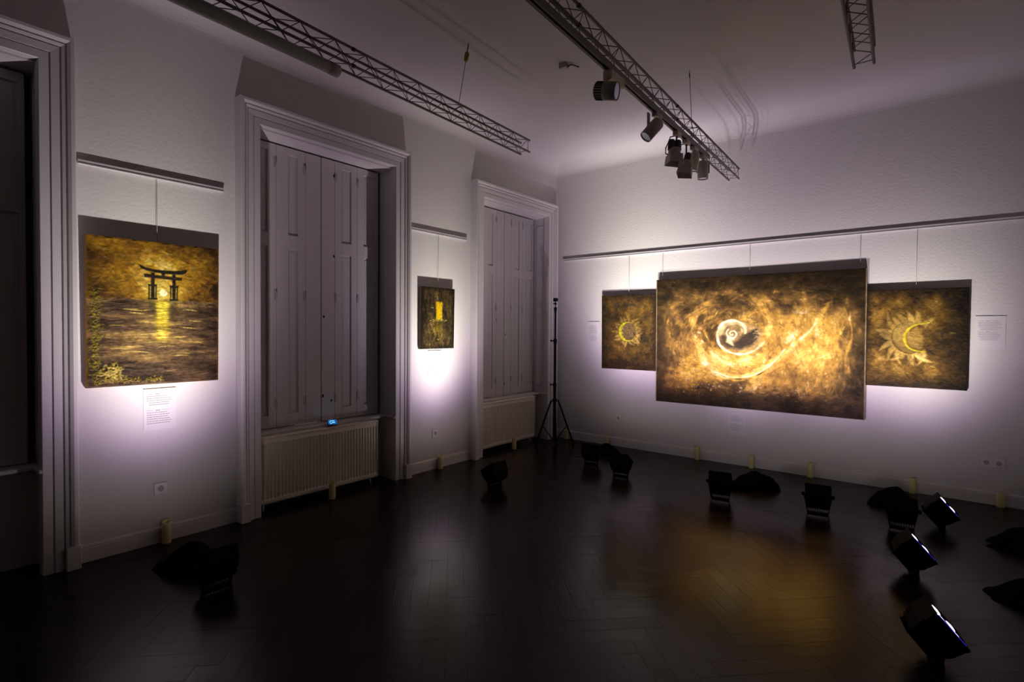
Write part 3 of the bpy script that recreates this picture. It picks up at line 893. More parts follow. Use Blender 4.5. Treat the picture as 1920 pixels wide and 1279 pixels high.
def moon_art(w, h, which):
    A = Art(w, h, 420, 20 + which)
    r = A.r
    n1, n2, n3 = A.fbm(5, 6, 5), A.fbm(3, 9, 4), A.fbm(15, 18, 4)
    if which == 0:
        cu, cv, R = .497, .488, .132
        T = .34 + .14 * blob(A, .72, .22, .20, .12) + .16 * blob(A, .5, .5, .34, .28) + .12 * blob(A, .5, .72, .25, .12) + (n1 - .5) * .38 + (n3 - .5) * .18
        sides = (.12, .08, .07, .16)
    else:
        cu, cv, R = .455, .495, .160
        T = .43 + .16 * blob(A, .35, .75, .30, .18) + .12 * blob(A, .35, .15, .3, .1) + .10 * blob(A, .12, .35, .07, .3) + (n1 - .5) * .40 + (n3 - .5) * .20
        T -= .20 * np.clip((A.U - .72) / .28, 0, 1) + .16 * blob(A, .6, .06, .35, .06)
        sides = (.04, .13, .04, .10)
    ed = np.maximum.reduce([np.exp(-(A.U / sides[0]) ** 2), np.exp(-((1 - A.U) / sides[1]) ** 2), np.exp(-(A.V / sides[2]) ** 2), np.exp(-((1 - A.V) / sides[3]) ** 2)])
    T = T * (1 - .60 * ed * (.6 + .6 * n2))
    angs = np.linspace(0, 2 * PI, 19)[:-1] if which == 0 else np.linspace(PI * .30, PI * 1.72, 15)
    rays = np.zeros_like(T)
    for a in angs:
        L = r.uniform(.055, .105) if which == 0 else r.uniform(.08, .135)
        wd = .019 if which == 0 else .027
        cx, cy = cu * w, cv * h
        bend = r.uniform(-.45, .45)
        pts = []
        for t, s_ in ((-.15, -1), (.35, -1.05), (.75, -.5), (1, 0), (.75, .35), (.35, .75), (-.15, 1)):
            q = R + L * t; aa = a + bend * max(t, 0) ** 1.5
            pts.append(((cx + q * math.cos(aa) - s_ * wd * math.sin(aa)) / w, (cy + q * math.sin(aa) + s_ * wd * math.cos(aa)) / h))
        rays = np.maximum(rays, A.poly(pts, .008) * (1.0 if math.sin(a) > .1 else .62))
    T = T - .10 * np.exp(-((np.hypot(A.X - cu * w, A.Y - cv * h) - R - .05) / .07) ** 2) + rays * (.20 if which == 0 else .34) * (.6 + .6 * n3)
    lay(A, T, R_MOON)
    strokes(A, 450, lambda u, v: r.normal(0, .5), (.025, .06), (.007, .016), .08, (.3, .6), (0, .0015))
    strokes(A, 900, lambda u, v: math.atan2((v - cv) * h, (u - cu) * w) if math.hypot(u - cu, v - cv) < .33 else r.normal(0, .5), (.006, .025), (.002, .006), .12, (.35, .75), (0, .003))
    A.mix(rays, (.34, .23, .05) if which == 0 else (.50, .32, .08), .35)
    A.z += rays * .003
    if which == 0:
        A.stroke(.55, .13, .08, .014, .05, (.012, .013, .018), .8); A.stroke(.28, .12, .05, .012, 0, (.03, .035, .035), .5)
    for a in angs:
        q = R + .02
        A.stroke(cu + q * math.cos(a + .12) / w, cv + q * math.sin(a + .12) / h, .022, .003, a, DRK, .55)
    dx, dy = A.X - cu * w, A.Y - cv * h
    d = np.hypot(dx, dy)
    if which == 0:
        A.mix(np.clip((R - .015 - d) / .006, 0, 1) * (.6 + .5 * n3), (.085, .055, .028), .85)
        off = np.hypot(dx - .030, dy + .002)
        cr_ = np.clip((R - .004 - d) / .006, 0, 1) * np.clip((off - (R - .022)) / .008, 0, 1)
        A.mix(cr_ * (.6 + .6 * n3), (.30, .25, .008), .95); A.z += cr_ * .003
        D_ = np.abs(d - R); A.mix(np.exp(-(D_ / .004) ** 2) * (dx < .05), (.02, .015, .006), .7)
        for u, v, l, wd, an in ((.538, .448, .020, .008, 0), (.562, .579, .030, .009, 0), (.56, .50, .02, .006, 1.5), (.44, .50, .02, .004, 1.2), (.40, .53, .018, .004, 1.0), (.44, .44, .02, .003, .2), (.62, .52, .02, .01, 1.4)):
            A.stroke(u, v, l, wd, an, (.010, .009, .010), .85, -.001)
        for u, v in ((.40, .50), (.42, .56), (.41, .45), (.36, .52)):
            A.stroke(u, v, .018, .005, 1.3, (.36, .29, .014), .7, .003)
        for _ in range(60):
            A.stroke(r.normal(.68, .025), r.normal(.56, .05), .012, .006, r.rand() * 3, (.28, .17, .04), .55, .003)
    else:
        outer = [(0.473, 0.332), (0.400, 0.335), (0.330, 0.365), (0.286, 0.411), (0.267, 0.476), (0.286, 0.551), (0.348, 0.614), (0.400, 0.645), (0.465, 0.655)]
        inner = [(0.640, 0.338), (0.515, 0.358), (0.444, 0.395), (0.399, 0.453), (0.391, 0.496), (0.409, 0.559), (0.452, 0.601), (0.526, 0.625), (0.605, 0.629)]
        m = A.poly(smooth_path(outer, 4) + smooth_path(inner, 4)[::-1], .008)
        A.mix(m, (.22, .135, .032), .9)
        A.mix(m * np.clip((A.V - .48) * 5, 0, 1), (.12, .07, .018), .7)
        A.mix(blob(A, .34, .44, .03, .06), (.34, .22, .055), .6)
        face = A.poly([(0.44, 0.42), (0.50, 0.385), (0.56, 0.40), (0.55, 0.46), (0.575, 0.51), (0.585, 0.545), (0.555, 0.56), (0.575, 0.58), (0.55, 0.605), (0.47, 0.59), (0.42, 0.54), (0.41, 0.47)], .015)
        A.mix(face * (.6 + .5 * n3), (.29, .17, .04), .8); A.z += face * .002
        D1, T1, _ = A.dist(smooth_path(inner, 4)); wq = .010 * (1.25 - .8 * np.abs(T1 - .45) * 2)
        mm = np.exp(-(D1 / np.maximum(wq, .002)) ** 4); A.mix(mm * (.6 + .6 * n3), (.50, .38, .012), .95); A.z += mm * .003
        D2, _, _ = A.dist(smooth_path(outer, 4)); A.mix(np.exp(-(D2 / .004) ** 2), (.03, .02, .006), .7)
        for u, v, l, wd, an in ((.465, .452, .018, .004, .2), (.49, .42, .022, .004, -.2), (.56, .545, .020, .005, .3), (.57, .578, .022, .005, 0), (.47, .48, .02, .003, .5), (.45, .43, .01, .003, 1), (.59, .52, .012, .004, 1), (.545, .575, .015, .003, 0)):
            A.stroke(u, v, l, wd, an, (.025, .014, .006), .85, -.001)
        for u, v in ((.60, .36), (.62, .33), (.58, .34), (.86, .44), (.66, .335)):
            A.stroke(u, v, .018, .005, r.rand() * 2, (.24, .22, .010), .6, .003)
    return finish(A, 36, 44, .003, .55)

def painting(A, loc, rotz, tilt, depth, label, edge_mat, z0off=0.0, wires=(), wire_top=2.5, roll=0.0):
    """loc: middle of the lower back edge at the wall; the face looks along local -Y"""
    root = empty('painting', loc, rotz)
    tag(root, label, 'painting', 'unframed paintings hanging on the walls')
    w, h = A.w, A.h
    ct, st = math.cos(tilt), math.sin(tilt)
    y0 = -0.006
    def P(x, z, d):                   # point on the tilted block; d = distance out from its back
        xr = x * math.cos(roll) - (z - h / 2) * math.sin(roll); zr = x * math.sin(roll) + (z - h / 2) * math.cos(roll) + h / 2
        return (xr, y0 - d * ct - zr * st, zr * ct - d * st)
    me = bpy.data.meshes.new('painted_canvas')
    nx, ny = A.nx, A.ny
    fade = np.minimum.reduce([A.U / .01, (1 - A.U) / .01, A.V / .01, (1 - A.V) / .01]).clip(0, 1)
    Z = A.z * fade + 0.0
    X = (A.U - .5) * w; ZZ = (1 - A.V) * h; D = depth + Z
    xr = X * math.cos(roll) - (ZZ - h / 2) * math.sin(roll); zr = X * math.sin(roll) + (ZZ - h / 2) * math.cos(roll) + h / 2
    co = np.stack([xr, y0 - D * ct - zr * st, zr * ct - D * st], -1).reshape(-1, 3)
    i = np.arange(nx * ny).reshape(ny, nx)
    q = np.stack([i[1:, :-1], i[1:, 1:], i[:-1, 1:], i[:-1, :-1]], -1).reshape(-1, 4)
    me.vertices.add(len(co)); me.vertices.foreach_set('co', co.astype(np.float32).ravel())
    me.loops.add(q.size); me.loops.foreach_set('vertex_index', q.astype(np.int32).ravel())
    me.polygons.add(len(q)); me.polygons.foreach_set('loop_start', np.arange(0, q.size, 4, dtype=np.int32))
    me.polygons.foreach_set('loop_total', np.full(len(q), 4, dtype=np.int32))
    me.update(calc_edges=True)
    at = me.color_attributes.new('paint', 'FLOAT_COLOR', 'POINT')
    cc = np.ones((nx * ny, 4), np.float32); cc[:, :3] = np.clip(A.c, 0.001, .95).reshape(-1, 3)
    at.data.foreach_set('color', cc.ravel())
    me.polygons.foreach_set('use_smooth', np.ones(len(q), dtype=bool))
    me.materials.append(M_oil)
    o = bpy.data.objects.new('painted_canvas', me)
    COL.objects.link(o); o.parent = root
    bm = bmesh.new()
    vs = [bm.verts.new(P(x, z, d)) for x in (-w / 2, w / 2) for z in (0, h) for d in (0.0, depth)]
    for f in ((0, 1, 3, 2), (4, 6, 7, 5), (0, 4, 5, 1), (2, 3, 7, 6), (0, 2, 6, 4)):
        bm.faces.new([vs[k] for k in f])
    new_obj('stretcher_edge', bm, edge_mat, root)
    for wx in wires:
        bm = bmesh.new()
        top_y = -0.022
        p = P(wx, h - .02, 0.002)
        tube(bm, [(wx, top_y, wire_top - loc[2]), (p[0], p[1] + .002, p[2])], 0.0016, 6)
        new_obj('hanging_wire', bm, M_wire, root)
    return root

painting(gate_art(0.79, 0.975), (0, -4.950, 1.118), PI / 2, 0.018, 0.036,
         'painting of a dark gate standing in water before a golden sky', M_canvas_ochre, wires=(0.008,), wire_top=2.536)
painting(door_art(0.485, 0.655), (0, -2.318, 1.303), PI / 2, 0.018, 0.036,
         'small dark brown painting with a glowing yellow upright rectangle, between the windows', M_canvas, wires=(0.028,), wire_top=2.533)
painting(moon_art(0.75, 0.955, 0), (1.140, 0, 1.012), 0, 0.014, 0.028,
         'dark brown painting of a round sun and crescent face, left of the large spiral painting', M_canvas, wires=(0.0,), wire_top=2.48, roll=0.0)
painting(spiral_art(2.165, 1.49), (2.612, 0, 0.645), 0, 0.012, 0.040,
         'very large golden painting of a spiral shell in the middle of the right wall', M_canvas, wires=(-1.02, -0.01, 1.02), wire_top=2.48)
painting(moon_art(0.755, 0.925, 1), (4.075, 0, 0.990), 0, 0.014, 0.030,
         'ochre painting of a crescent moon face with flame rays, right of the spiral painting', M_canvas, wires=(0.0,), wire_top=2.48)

# ------------------------------------------------------------------ text sheets beside the paintings
def sheet(loc, rotz, label, seed, w=0.20, h=0.285, ink=1.0, para=((.12, 6), (.52, 7))):
    rr = random.Random(seed)
    root = empty('text_sheet', loc, rotz)
    tag(root, label, 'sheet', 'printed text sheets beside the paintings')
    bm = bmesh.new()
    # slightly bowed sheet of stiff paper standing off the wall
    n = 8
    fr = [[bm.verts.new((-w / 2 + w * i / n, -0.0035 - 0.002 * math.sin(PI * i / n), z)) for z in (-h, 0)] for i in range(n + 1)]
    bk = [[bm.verts.new((v.co.x, v.co.y + 0.0012, v.co.z)) for v in c] for c in fr]
    for i in range(n):
        bm.faces.new((fr[i][0], fr[i + 1][0], fr[i + 1][1], fr[i][1]))
        bm.faces.new((bk[i][1], bk[i + 1][1], bk[i + 1][0], bk[i][0]))
        bm.faces.new((fr[i][1], fr[i + 1][1], bk[i + 1][1], bk[i][1]))
        bm.faces.new((fr[i][0], bk[i][0], bk[i + 1][0], fr[i + 1][0]))
    bm.faces.new((fr[0][0], fr[0][1], bk[0][1], bk[0][0]))
    bm.faces.new((fr[n][0], bk[n][0], bk[n][1], fr[n][1]))
    new_obj('paper', bm, M_paper, root)
    bm = bmesh.new()
    for start, nl in para:
        for k in range(nl):
            z = -h * (start + k * .052)
            if k == 0:
                segs = [(.10, .30, .0016), (.36, .50, .0042), (.55, .78, .0014)]
            else:
                x, end, segs = .10 + (.06 if (nl == 6 and k > 3) else 0), rr.uniform(.70, .88), []
                while x < end:
                    l = rr.uniform(.03, .09)
                    segs.append((x, min(x + l, end), .0036))
                    x += l + .012
            for a, b, t in segs:
                yy = -0.0052 - 0.002 * math.sin(PI * (a + b) / 2)
                vs = [bm.verts.new((-w / 2 + w * q, -0.0042 - 0.002 * math.sin(PI * q), zz)) for q, zz in ((a, z - t), (b, z - t), (b, z), (a, z))]
                bm.faces.new(vs)
    new_obj('printed_text', bm, M_ink, root)['kind'] = 'stuff'
    bm = bmesh.new()
    box(bm, -w / 2, w / 2, -0.006, 0.0, -0.001, 0.002)
    new_obj('hanging_strip', bm, M_rail, root)
    return root
sheet((0, -4.925, 1.080), PI / 2, 'white printed text sheet on the wall under the gate painting', 1)
sheet((0, -2.322, 1.280), PI / 2, 'white printed text sheet under the small dark painting between the windows', 2)
sheet((0.622, 0, 1.628), 0, 'pale text sheet left of the round sun painting near the tripod', 3, w=0.17, para=((.16, 8), (.62, 6)))
sheet((2.482, 0, 0.592), 0, 'small text sheet below the large spiral painting', 4, w=0.185, h=0.265, para=((.10, 6), (.50, 6)))
sheet((4.600, 0, 1.655), 0, 'pale text sheet right of the crescent moon painting', 5, w=0.20, para=((.14, 6), (.46, 6)))

# ------------------------------------------------------------------ wall sockets
def socket(loc, rotz, label, n=1):
    root = empty('wall_socket', loc, rotz)
    tag(root, label, 'socket', 'wall sockets')
    s = 0.082
    W = s * n
    for k in range(n):
        cx = -W / 2 + s / 2 + k * s
        bm = bmesh.new()
        box(bm, cx - s / 2 + .0005, cx + s / 2 - .0005, -0.011, 0.0, -s / 2, s / 2, bev=0.003)
        new_obj('cover_plate', bm, M_socket, root)
        bm = bmesh.new()
        lathe(bm, [(.0235, -.0115), (.0225, -.013), (.0205, -.013), (.0195, -.0112)], 24, 'Y', center=(cx, 0, 0))
        new_obj('socket_ring', bm, M_socket, root)
        bm = bmesh.new()
        lathe(bm, [(.0195, -.0118), (.0001, -.0114)], 24, 'Y', center=(cx, 0, 0))
        new_obj('socket_recess', bm, M_hinge, root)
        for d in (-.0095, .0095):
            bm = bmesh.new()
            lathe(bm, [(.003, -.0126), (.0001, -.0128)], 10, 'Y', center=(cx + d, 0, 0))
            new_obj('pin_hole', bm, M_sockd, root)
        for d in (-.0175, .0175):
            bm = bmesh.new()
            box(bm, cx - .003, cx + .003, -.015, -.0115, d - .002, d + .002)
            new_obj('earth_clip', bm, M_pin, root)
    return root
socket((0, -4.925, 0.378), PI / 2, 'white single wall socket below the gate painting')
socket((0, -2.318, 0.385), PI / 2, 'white single wall socket between the two shuttered windows')
socket((1.003, 0, 0.372), 0, 'small single wall socket on the right wall under the round sun painting')
socket((4.635, 0, 0.366), 0, 'white double wall socket at the far right of the right wall', 2)

# ------------------------------------------------------------------ radiators
def radiator(c, label, y0, y1, ribs=36):
    root = empty('radiator', (0, 0, 0))
    tag(root, label, 'radiator', 'white panel radiators under the shuttered windows')
    z0, z1 = 0.066, 0.612
    xf = -0.025
    bm = bmesh.new()
    # pressed front panel: ribs as a wave, flattening at top and bottom
    L = y1 - y0 - .02
    rows = [z0 + .004, z0 + .030, z0 + .042, z1 - .062, z1 - .050, z1 - .012]
    n = ribs * 6
    grid = []
    for ri, z in enumerate(rows):
        amp = 0.0 if ri in (0, 1, 4, 5) else 0.012
        row = []
        for k in range(n + 1):
            ph = (k % 6) / 6
            wv = [0, 0, .9, 1, 1, .9][k % 6]
            row.append(bm.verts.new((xf - amp * wv - (.003 if ri in (0, 5) else 0), y0 + .01 + L * k / n, z)))
        grid.append(row)
    for a, b in zip(grid[:-1], grid[1:]):
        for k in range(n):
            bm.faces.new((a[k], a[k + 1], b[k + 1], b[k]))
    new_obj('ribbed_panel', bm, M_rad, root)
    bm = bmesh.new(); box(bm, -.105, -.095, y0 + .01, y1 - .01, z0, z1 - .02, bev=.002)
    new_obj('rear_panel', bm, M_rad, root)
    for s, yy in ((0, y0), (1, y1 - .012)):
        bm = bmesh.new(); box(bm, -.110, -.020, yy, yy + .012, z0 - .002, z1, bev=.004)
        new_obj('side_cover', bm, M_rad, root)
    bm = bmesh.new()
    box(bm, -.110, -.014, y0 - .004, y1 + .004, z1 - .010, z1 + .006, bev=.005)
    new_obj('top_cover', bm, M_rad, root)
    for yy in (y0 + .12, y1 - .12):
        bm = bmesh.new(); box(bm, -.21, -.095, yy, yy + .03, .12, .5, bev=.003)
        new_obj('wall_bracket', bm, M_rad, root)
    for yy in (y0 + .05, y1 - .06):
        bm = bmesh.new(); tube(bm, [(-.065, yy, z0 + .03), (-.065, yy, .0)], .0075, 8)
        new_obj('pipe', bm, M_rad, root)
    bm = bmesh.new(); tube(bm, [(-.062, y1 - .03, z0 + .02), (-.062, y1 + .022, z0 + .02)], .011, 10)
    new_obj('vent_plug', bm, M_rail, root)
    return root
radiator(WINS[1], 'white ribbed radiator under the middle shuttered window, phone above it', -4.215, -3.050)
radiator(WINS[2], 'white ribbed radiator under the far shuttered window beside the tripod', -1.575, -0.450)
radiator(WINS[0], 'radiator in shadow in the window niche at the left edge', -6.880, -5.760)

# ------------------------------------------------------------------ phone on the sill
ph = empty('phone', (-0.070, -3.520, 0.6455), math.radians(-22))
ph.rotation_euler = (0, math.radians(8), math.radians(-30))
tag(ph, 'black phone with lit blue screen lying on the window sill above the radiator', 'phone')
bm = bmesh.new(); box(bm, -.080, .080, -.041, .041, 0, .009, bev=.003)
new_obj('phone_body', bm, M_phone, ph)
bm = bmesh.new(); box(bm, -.070, .070, -.037, .037, .0088, .0095)
new_obj('phone_display', bm, M_screen, ph)
for (a, b, c, d) in ((-.045, -.025, -.02, .018), (.0, .03, -.005, .02), (.035, .052, -.022, -.005), (-.01, .012, -.028, -.016)):
    bm = bmesh.new(); box(bm, a, b, c, d, .0094, .0098)
    new_obj('screen_tile', bm, M_icon, ph)

# ------------------------------------------------------------------ pillar candles
def candle_parts(root, seed, h=0.150, r=0.029):
    rr = random.Random(seed)
    bm = bmesh.new()
    seg = 20
    ph_ = rr.uniform(0, 6)
    prof = [(r * .96, 0), (r, .004), (r, h * .5), (r * .985, h * .94), (r * .93, h), (r * .80, h - .004), (r * .72, h - .018), (.001, h - .024)]
    rings = []
    for i, (rad, z) in enumerate(prof):
        ring = []
        for k in range(seg):
            a = 2 * PI * k / seg
            dz = (.006 * math.sin(a + ph_) + .003 * math.sin(3 * a + ph_)) if i >= 3 else 0
            ring.append(bm.verts.new((rad * math.cos(a), rad * math.sin(a), z + dz)))
        rings.append(ring)
    for a, b in zip(rings[:-1], rings[1:]):
        for k in range(seg):
            bm.faces.new((a[k], a[(k + 1) % seg], b[(k + 1) % seg], b[k])).smooth = True
    bm.faces.new(rings[0])
    bm.faces.new(rings[-1])
    new_obj('wax_body', bm, M_candle, root)
    bm = bmesh.new(); tube(bm, [(0, 0, h - .028), (.002, .001, h - .012)], .0016, 6)
    new_obj('wick', bm, M_wick, root)
CANDLES = [
    (0.052, -4.905, .152, 'pale yellow pillar candle at the baseboard below the gate painting'),
    (0.075, -3.615, .150, 'pale yellow pillar candle on the floor in front of the middle radiator'),
    (0.052, -2.285, .138, 'pale yellow pillar candle at the baseboard between the two windows'),
    (0.070, -1.020, .145, 'pale yellow pillar candle in front of the far radiator'),
    (0.225, -0.052, .125, 'faint pillar candle in the corner behind the tripod legs'),
    (0.862, -0.052, .130, 'pillar candle at the baseboard behind the two leftmost floodlights on the right wall'),
    (2.052, -0.052, .148, 'pillar candle at the baseboard between the sun painting and its socket and the spiral painting text sheet'),
    (2.655, -0.052, .140, 'pillar candle at the baseboard behind the heap of black cloth, under the spiral painting'),
    (3.232, -0.052, .150, 'pillar candle at the baseboard behind the floodlight below the right end of the spiral painting'),
    (4.082, -0.052, .140, 'pillar candle at the baseboard under the crescent moon painting'),
    (4.690, -0.052, .125, 'pillar candle at the baseboard under the double socket, rightmost of all'),
]
CANDLES[6] = (2.052, -0.052, .148, 'first pillar candle from the left under the large spiral painting')
for k, (x, y, h, lab) in enumerate(CANDLES):
    e = empty('pillar_candle', (x, y, 0))
    tag(e, lab, 'candle', 'pillar candles along the walls')
    candle_parts(e, k, h, .0285)

# ------------------------------------------------------------------ floodlights
def build_flood_mesh():
    """shared meshes of a floodlight; head axis along +Y before tilting"""
    R = {}
    s = 0.092
    bm = bmesh.new()
    # housing: open-fronted box tapering to a finned back
    def ringsq(y, hw):
        return [bm.verts.new((a * hw, y, b * hw)) for a, b in ((-1, -1), (1, -1), (1, 1), (-1, 1))]
    rs = [ringsq(-.082, s * .80), ringsq(-.030, s * .97), ringsq(.048, s), ringsq(.048, s - .007), ringsq(.030, s - .010)]
    for a, b in zip(rs[:-1], rs[1:]):
        for k in range(4):
            bm.faces.new((a[k], a[(k + 1) % 4], b[(k + 1) % 4], b[k]))
    bm.faces.new(rs[0]); bm.faces.new(rs[-1])
    R['housing'] = bm
    bm = bmesh.new()
    for k in range(9):
        x = -.064 + k * .016
        box(bm, x - .002, x + .002, -.104, -.078, -.070, .070)
    R['cooling_fins'] = bm
    bm = bmesh.new()
    for a, b, c_, d in ((-s, s, s - .004, s + .003), (-s, s, -s - .003, -s + .004), (-s - .003, -s + .004, -s, s), (s - .004, s + .003, -s, s)):
        box(bm, a, b, .038, .054, c_, d, bev=.0015)
    R['front_bezel'] = bm
    bm = bmesh.new()
    t, wv = .0035, .014
    Wd = s + .010
    Wb = s * .80
    box(bm, -Wb, Wb, -wv * 1.4, wv * 1.4, 0.0, .014, bev=.002)
    for q in (-1, 1):
        f = box(bm, q * Wd - t, q * Wd + t, -wv, wv, .004, .150 + .012, bev=0)
        for v in {v for ff in f for v in ff.verts}:
            if v.co.z < .05: v.co.x += q * (Wb - Wd)
    R['yoke_bracket'] = bm
    return R
FR = build_flood_mesh()
FM = {}
for k, bm in FR.items():
    o = new_obj(k, bm, M_black)
    FM[k] = o.data
    bpy.data.objects.remove(o)
bm = bmesh.new()
lathe(bm, [(.030, .006), (.027, -.006), (.016, -.020), (.010, -.024)], 20, 'Y')
o = new_obj('t', bm, M_lensback); FM['reflector_cup'] = o.data; bpy.data.objects.remove(o)
bm = bmesh.new()
lathe(bm, [(.038, -.004), (.036, .001), (.031, .005), (.029, .007)], 20, 'Y')
lathe(bm, [(.0285, .0065), (.020, .011), (.006, .013)], 16, 'Y', mi=1)
o = new_obj('t', bm, mats=[M_ledrim, M_led]); FM['led_emitter'] = o.data; bpy.data.objects.remove(o)
bm = bmesh.new()
lathe(bm, [(.014, 0), (.016, .004), (.016, .016), (.009, .020)], 12, 'X')
o = new_obj('t', bm, M_blackp); FM['tilt_knob'] = o.data; bpy.data.objects.remove(o)
bm = bmesh.new()
box(bm, -.088, .088, 0, .002, -.088, .088)
o = new_obj('t', bm, M_lensback); FM['reflector_plate'] = o.data; bpy.data.objects.remove(o)

bm = bmesh.new()
box(bm, .084, .088, .0535, .0562, -.070, .080)
o = new_obj('t', bm, M_blue); FM['blue_edge_strip'] = o.data; bpy.data.objects.remove(o)

def put(name, parent, me=None, loc=(0, 0, 0), rot=(0, 0, 0)):
    o = bpy.data.objects.new(name, me or FM[name])
    COL.objects.link(o); o.parent = parent
    o.location = loc; o.rotation_euler = rot
    return o

FLABEL = {
    'A': 'black floodlight on the floor aimed at the gate painting, nearest the left wall',
    'B': 'black floodlight standing alone on the floor before the small painting between the windows',
    'C': 'black floodlight on the floor nearest the tripod',
    'D': 'black floodlight on the floor second from the tripod, slightly nearer the camera',
    'E': 'black floodlight beside the heap of black cloth under the spiral painting',
    'F': 'black floodlight standing alone under the right part of the spiral painting',
    'G': 'black floodlight facing the wall under the moon painting, cloth behind it',
    'H': 'black floodlight with lit edge facing right, farthest of the three turned that way',
    'I': 'black floodlight with lit lens facing right, middle of the three turned that way',
    'J': 'black floodlight with bright lens facing right, nearest the camera',
}

def spot_nodes(ld, spread):
    """bell-shaped beam whose blue reaches a little wider than its red and green"""
    ld.use_nodes = True
    nt = ld.node_tree
    em = nt.nodes['Emission']
    tc = nt.nodes.new('ShaderNodeTexCoord')
    sp = nt.nodes.new('ShaderNodeSeparateXYZ')
    nt.links.new(tc.outputs['Normal'], sp.inputs[0])
    def math_(op, a, b=None):
        n = nt.nodes.new('ShaderNodeMath'); n.operation = op
        if isinstance(a, float): n.inputs[0].default_value = a
        else: nt.links.new(a, n.inputs[0])
        if b is not None:
            if isinstance(b, float): n.inputs[1].default_value = b
            else: nt.links.new(b, n.inputs[1])
        return n.outputs[0]
    th = math_('ARCCOSINE', math_('ABSOLUTE', sp.outputs['Z']))
    cb = nt.nodes.new('ShaderNodeCombineXYZ')
    for k, (sc, amp, tail) in enumerate(BEAM):
        q = math_('DIVIDE', th, math.radians(spread * sc))
        g = math_('EXPONENT', math_('MULTIPLY', math_('MULTIPLY', q, q), -1.0))
        q2 = math_('DIVIDE', th, math.radians(38.0))
        g2 = math_('EXPONENT', math_('MULTIPLY', math_('MULTIPLY', q2, q2), -1.0))
        nt.links.new(math_('ADD', math_('MULTIPLY', g, float(amp)), math_('MULTIPLY', g2, float(tail))), cb.inputs[k])
    nt.links.new(cb.outputs[0], em.inputs['Color'])

for key, (bx, by), aim, watts, spread in FLOODS:
    d = Vector((aim[0] - bx, aim[1] - by, 0))
    rz = math.atan2(d.y, d.x) - PI / 2
    root = empty('floodlight', (bx, by, 0), rz)
    tag(root, FLABEL[key], 'floodlight', 'black floodlights on the floor')
    put('yoke_bracket', root)
    piv = Vector((0, 0, .150))
    el = math.atan2(aim[2] - .20, d.length)
    if key in 'HIJ':
        el = math.radians(41)
    head = put('housing', root, loc=piv, rot=(el, 0, 0))
    put('cooling_fins', head)
    put('front_bezel', head)
    put('reflector_plate', head, loc=(0, .031, 0))
    put('blue_edge_strip', head)
    for q in (-1, 1):
        kn = put('tilt_knob', root, loc=(q * .100, 0, .150), rot=(0, 0, 0 if q > 0 else PI))
        for q2 in (-1, 1):
            put('reflector_cup', head, loc=(q * .042, .042, q2 * .042))
            put('led_emitter', head, loc=(q * .042, .040, q2 * .042))
    ld = bpy.data.lights.new('floodlight_beam', 'SPOT')
    ld.energy = watts * 1.0
    ld.shadow_soft_size = 0.022
    ld.spot_size = math.radians(150)
    ld.spot_blend = 0.55
    spot_nodes(ld, spread)
    lo = bpy.data.objects.new('floodlight_beam', ld)
    COL.objects.link(lo)
    lo.parent = root
    axis = Vector((0, math.cos(el), math.sin(el)))
    lo.location = piv + axis * .066
    lo.rotation_euler = axis.to_track_quat('-Z', 'Y').to_euler()

# ------------------------------------------------------------------ heaps of black cloth
def cloth_heap(loc, rotz, lx, ly, h, seed, label, lean=.25):
    rr = np.random.RandomState(seed)
    n, m = 40, 12
    verts = []
    faces = []
    ph_ = rr.rand(8) * 6
    for j in range(m + 1):
        t = j / m
        for i in range(n):
            a = 2 * PI * i / n
            rad = 1 + .20 * math.sin(3 * a + ph_[0]) + .14 * math.sin(5 * a + ph_[1]) + .08 * math.sin(9 * a + ph_[2])
            q = math.sin((1 - t) * PI / 2) ** .8
            x = lx * rad * q * math.cos(a); y = ly * rad * q * math.sin(a)
            z = h * (.55 * t + .45 * math.sin(t * PI / 2) ** 3) * (1 + .3 * math.sin(2 * a + ph_[3]) * (1 - t))
            x += lean * lx * t; z *= 1.0
            fold = .10 * h * math.sin(11 * a + 5 * t + ph_[4]) + .08 * h * math.sin(17 * a - 7 * t + ph_[5]) + .12 * h * math.sin(x / lx * 5 + ph_[6]) * math.cos(y / ly * 4)
            z = max(z + fold * min(1, t * 3) * (1 - .4 * t), 0.003 + 0.004 * (j > 0))
            if j == 0: z = 0.0
            verts.append((x, y, z))
    for j in range(m):
        for i in range(n):
            a, b = j * n + i, j * n + (i + 1) % n
            faces.append((a, b, b + n, a + n))
    faces.append(tuple(range(n))[::-1])
    faces.append(tuple(m * n + i for i in range(n)))
    me = bpy.data.meshes.new('cloth_heap')
    me.from_pydata(verts, [], faces)
    me.polygons.foreach_set('use_smooth', [True] * len(faces))
    me.materials.append(M_cloth)
    o = bpy.data.objects.new('cloth_heap', me)
    COL.objects.link(o); o.location = loc; o.rotation_euler = (0, 0, rotz)
    tag(o, label, 'cloth', 'heaps of black cloth on the floor')
cloth_heap((0.60, -4.96, 0), math.radians(32), .20, .12, .15, 1, 'heap of black cloth on the floor by the gate painting floodlight')
cloth_heap((1.08, -.52, 0), math.radians(20), .17, .13, .12, 2, 'heap of black cloth between the two floodlights nearest the tripod')
cloth_heap((2.85, -.86, 0), math.radians(38), .22, .13, .14, 3, 'heap of black cloth on the floor under the large spiral painting')
cloth_heap((3.95, -.62, 0), math.radians(25), .16, .14, .15, 4, 'heap of black cloth behind the floodlight under the moon painting')
cloth_heap((4.78, -1.14, 0), math.radians(38), .27, .16, .15, 5, 'heap of black cloth at the right edge, farther one')
cloth_heap((4.76, -2.12, 0), math.radians(30), .26, .17, .16, 6, 'heap of black cloth at the right edge, nearer one')

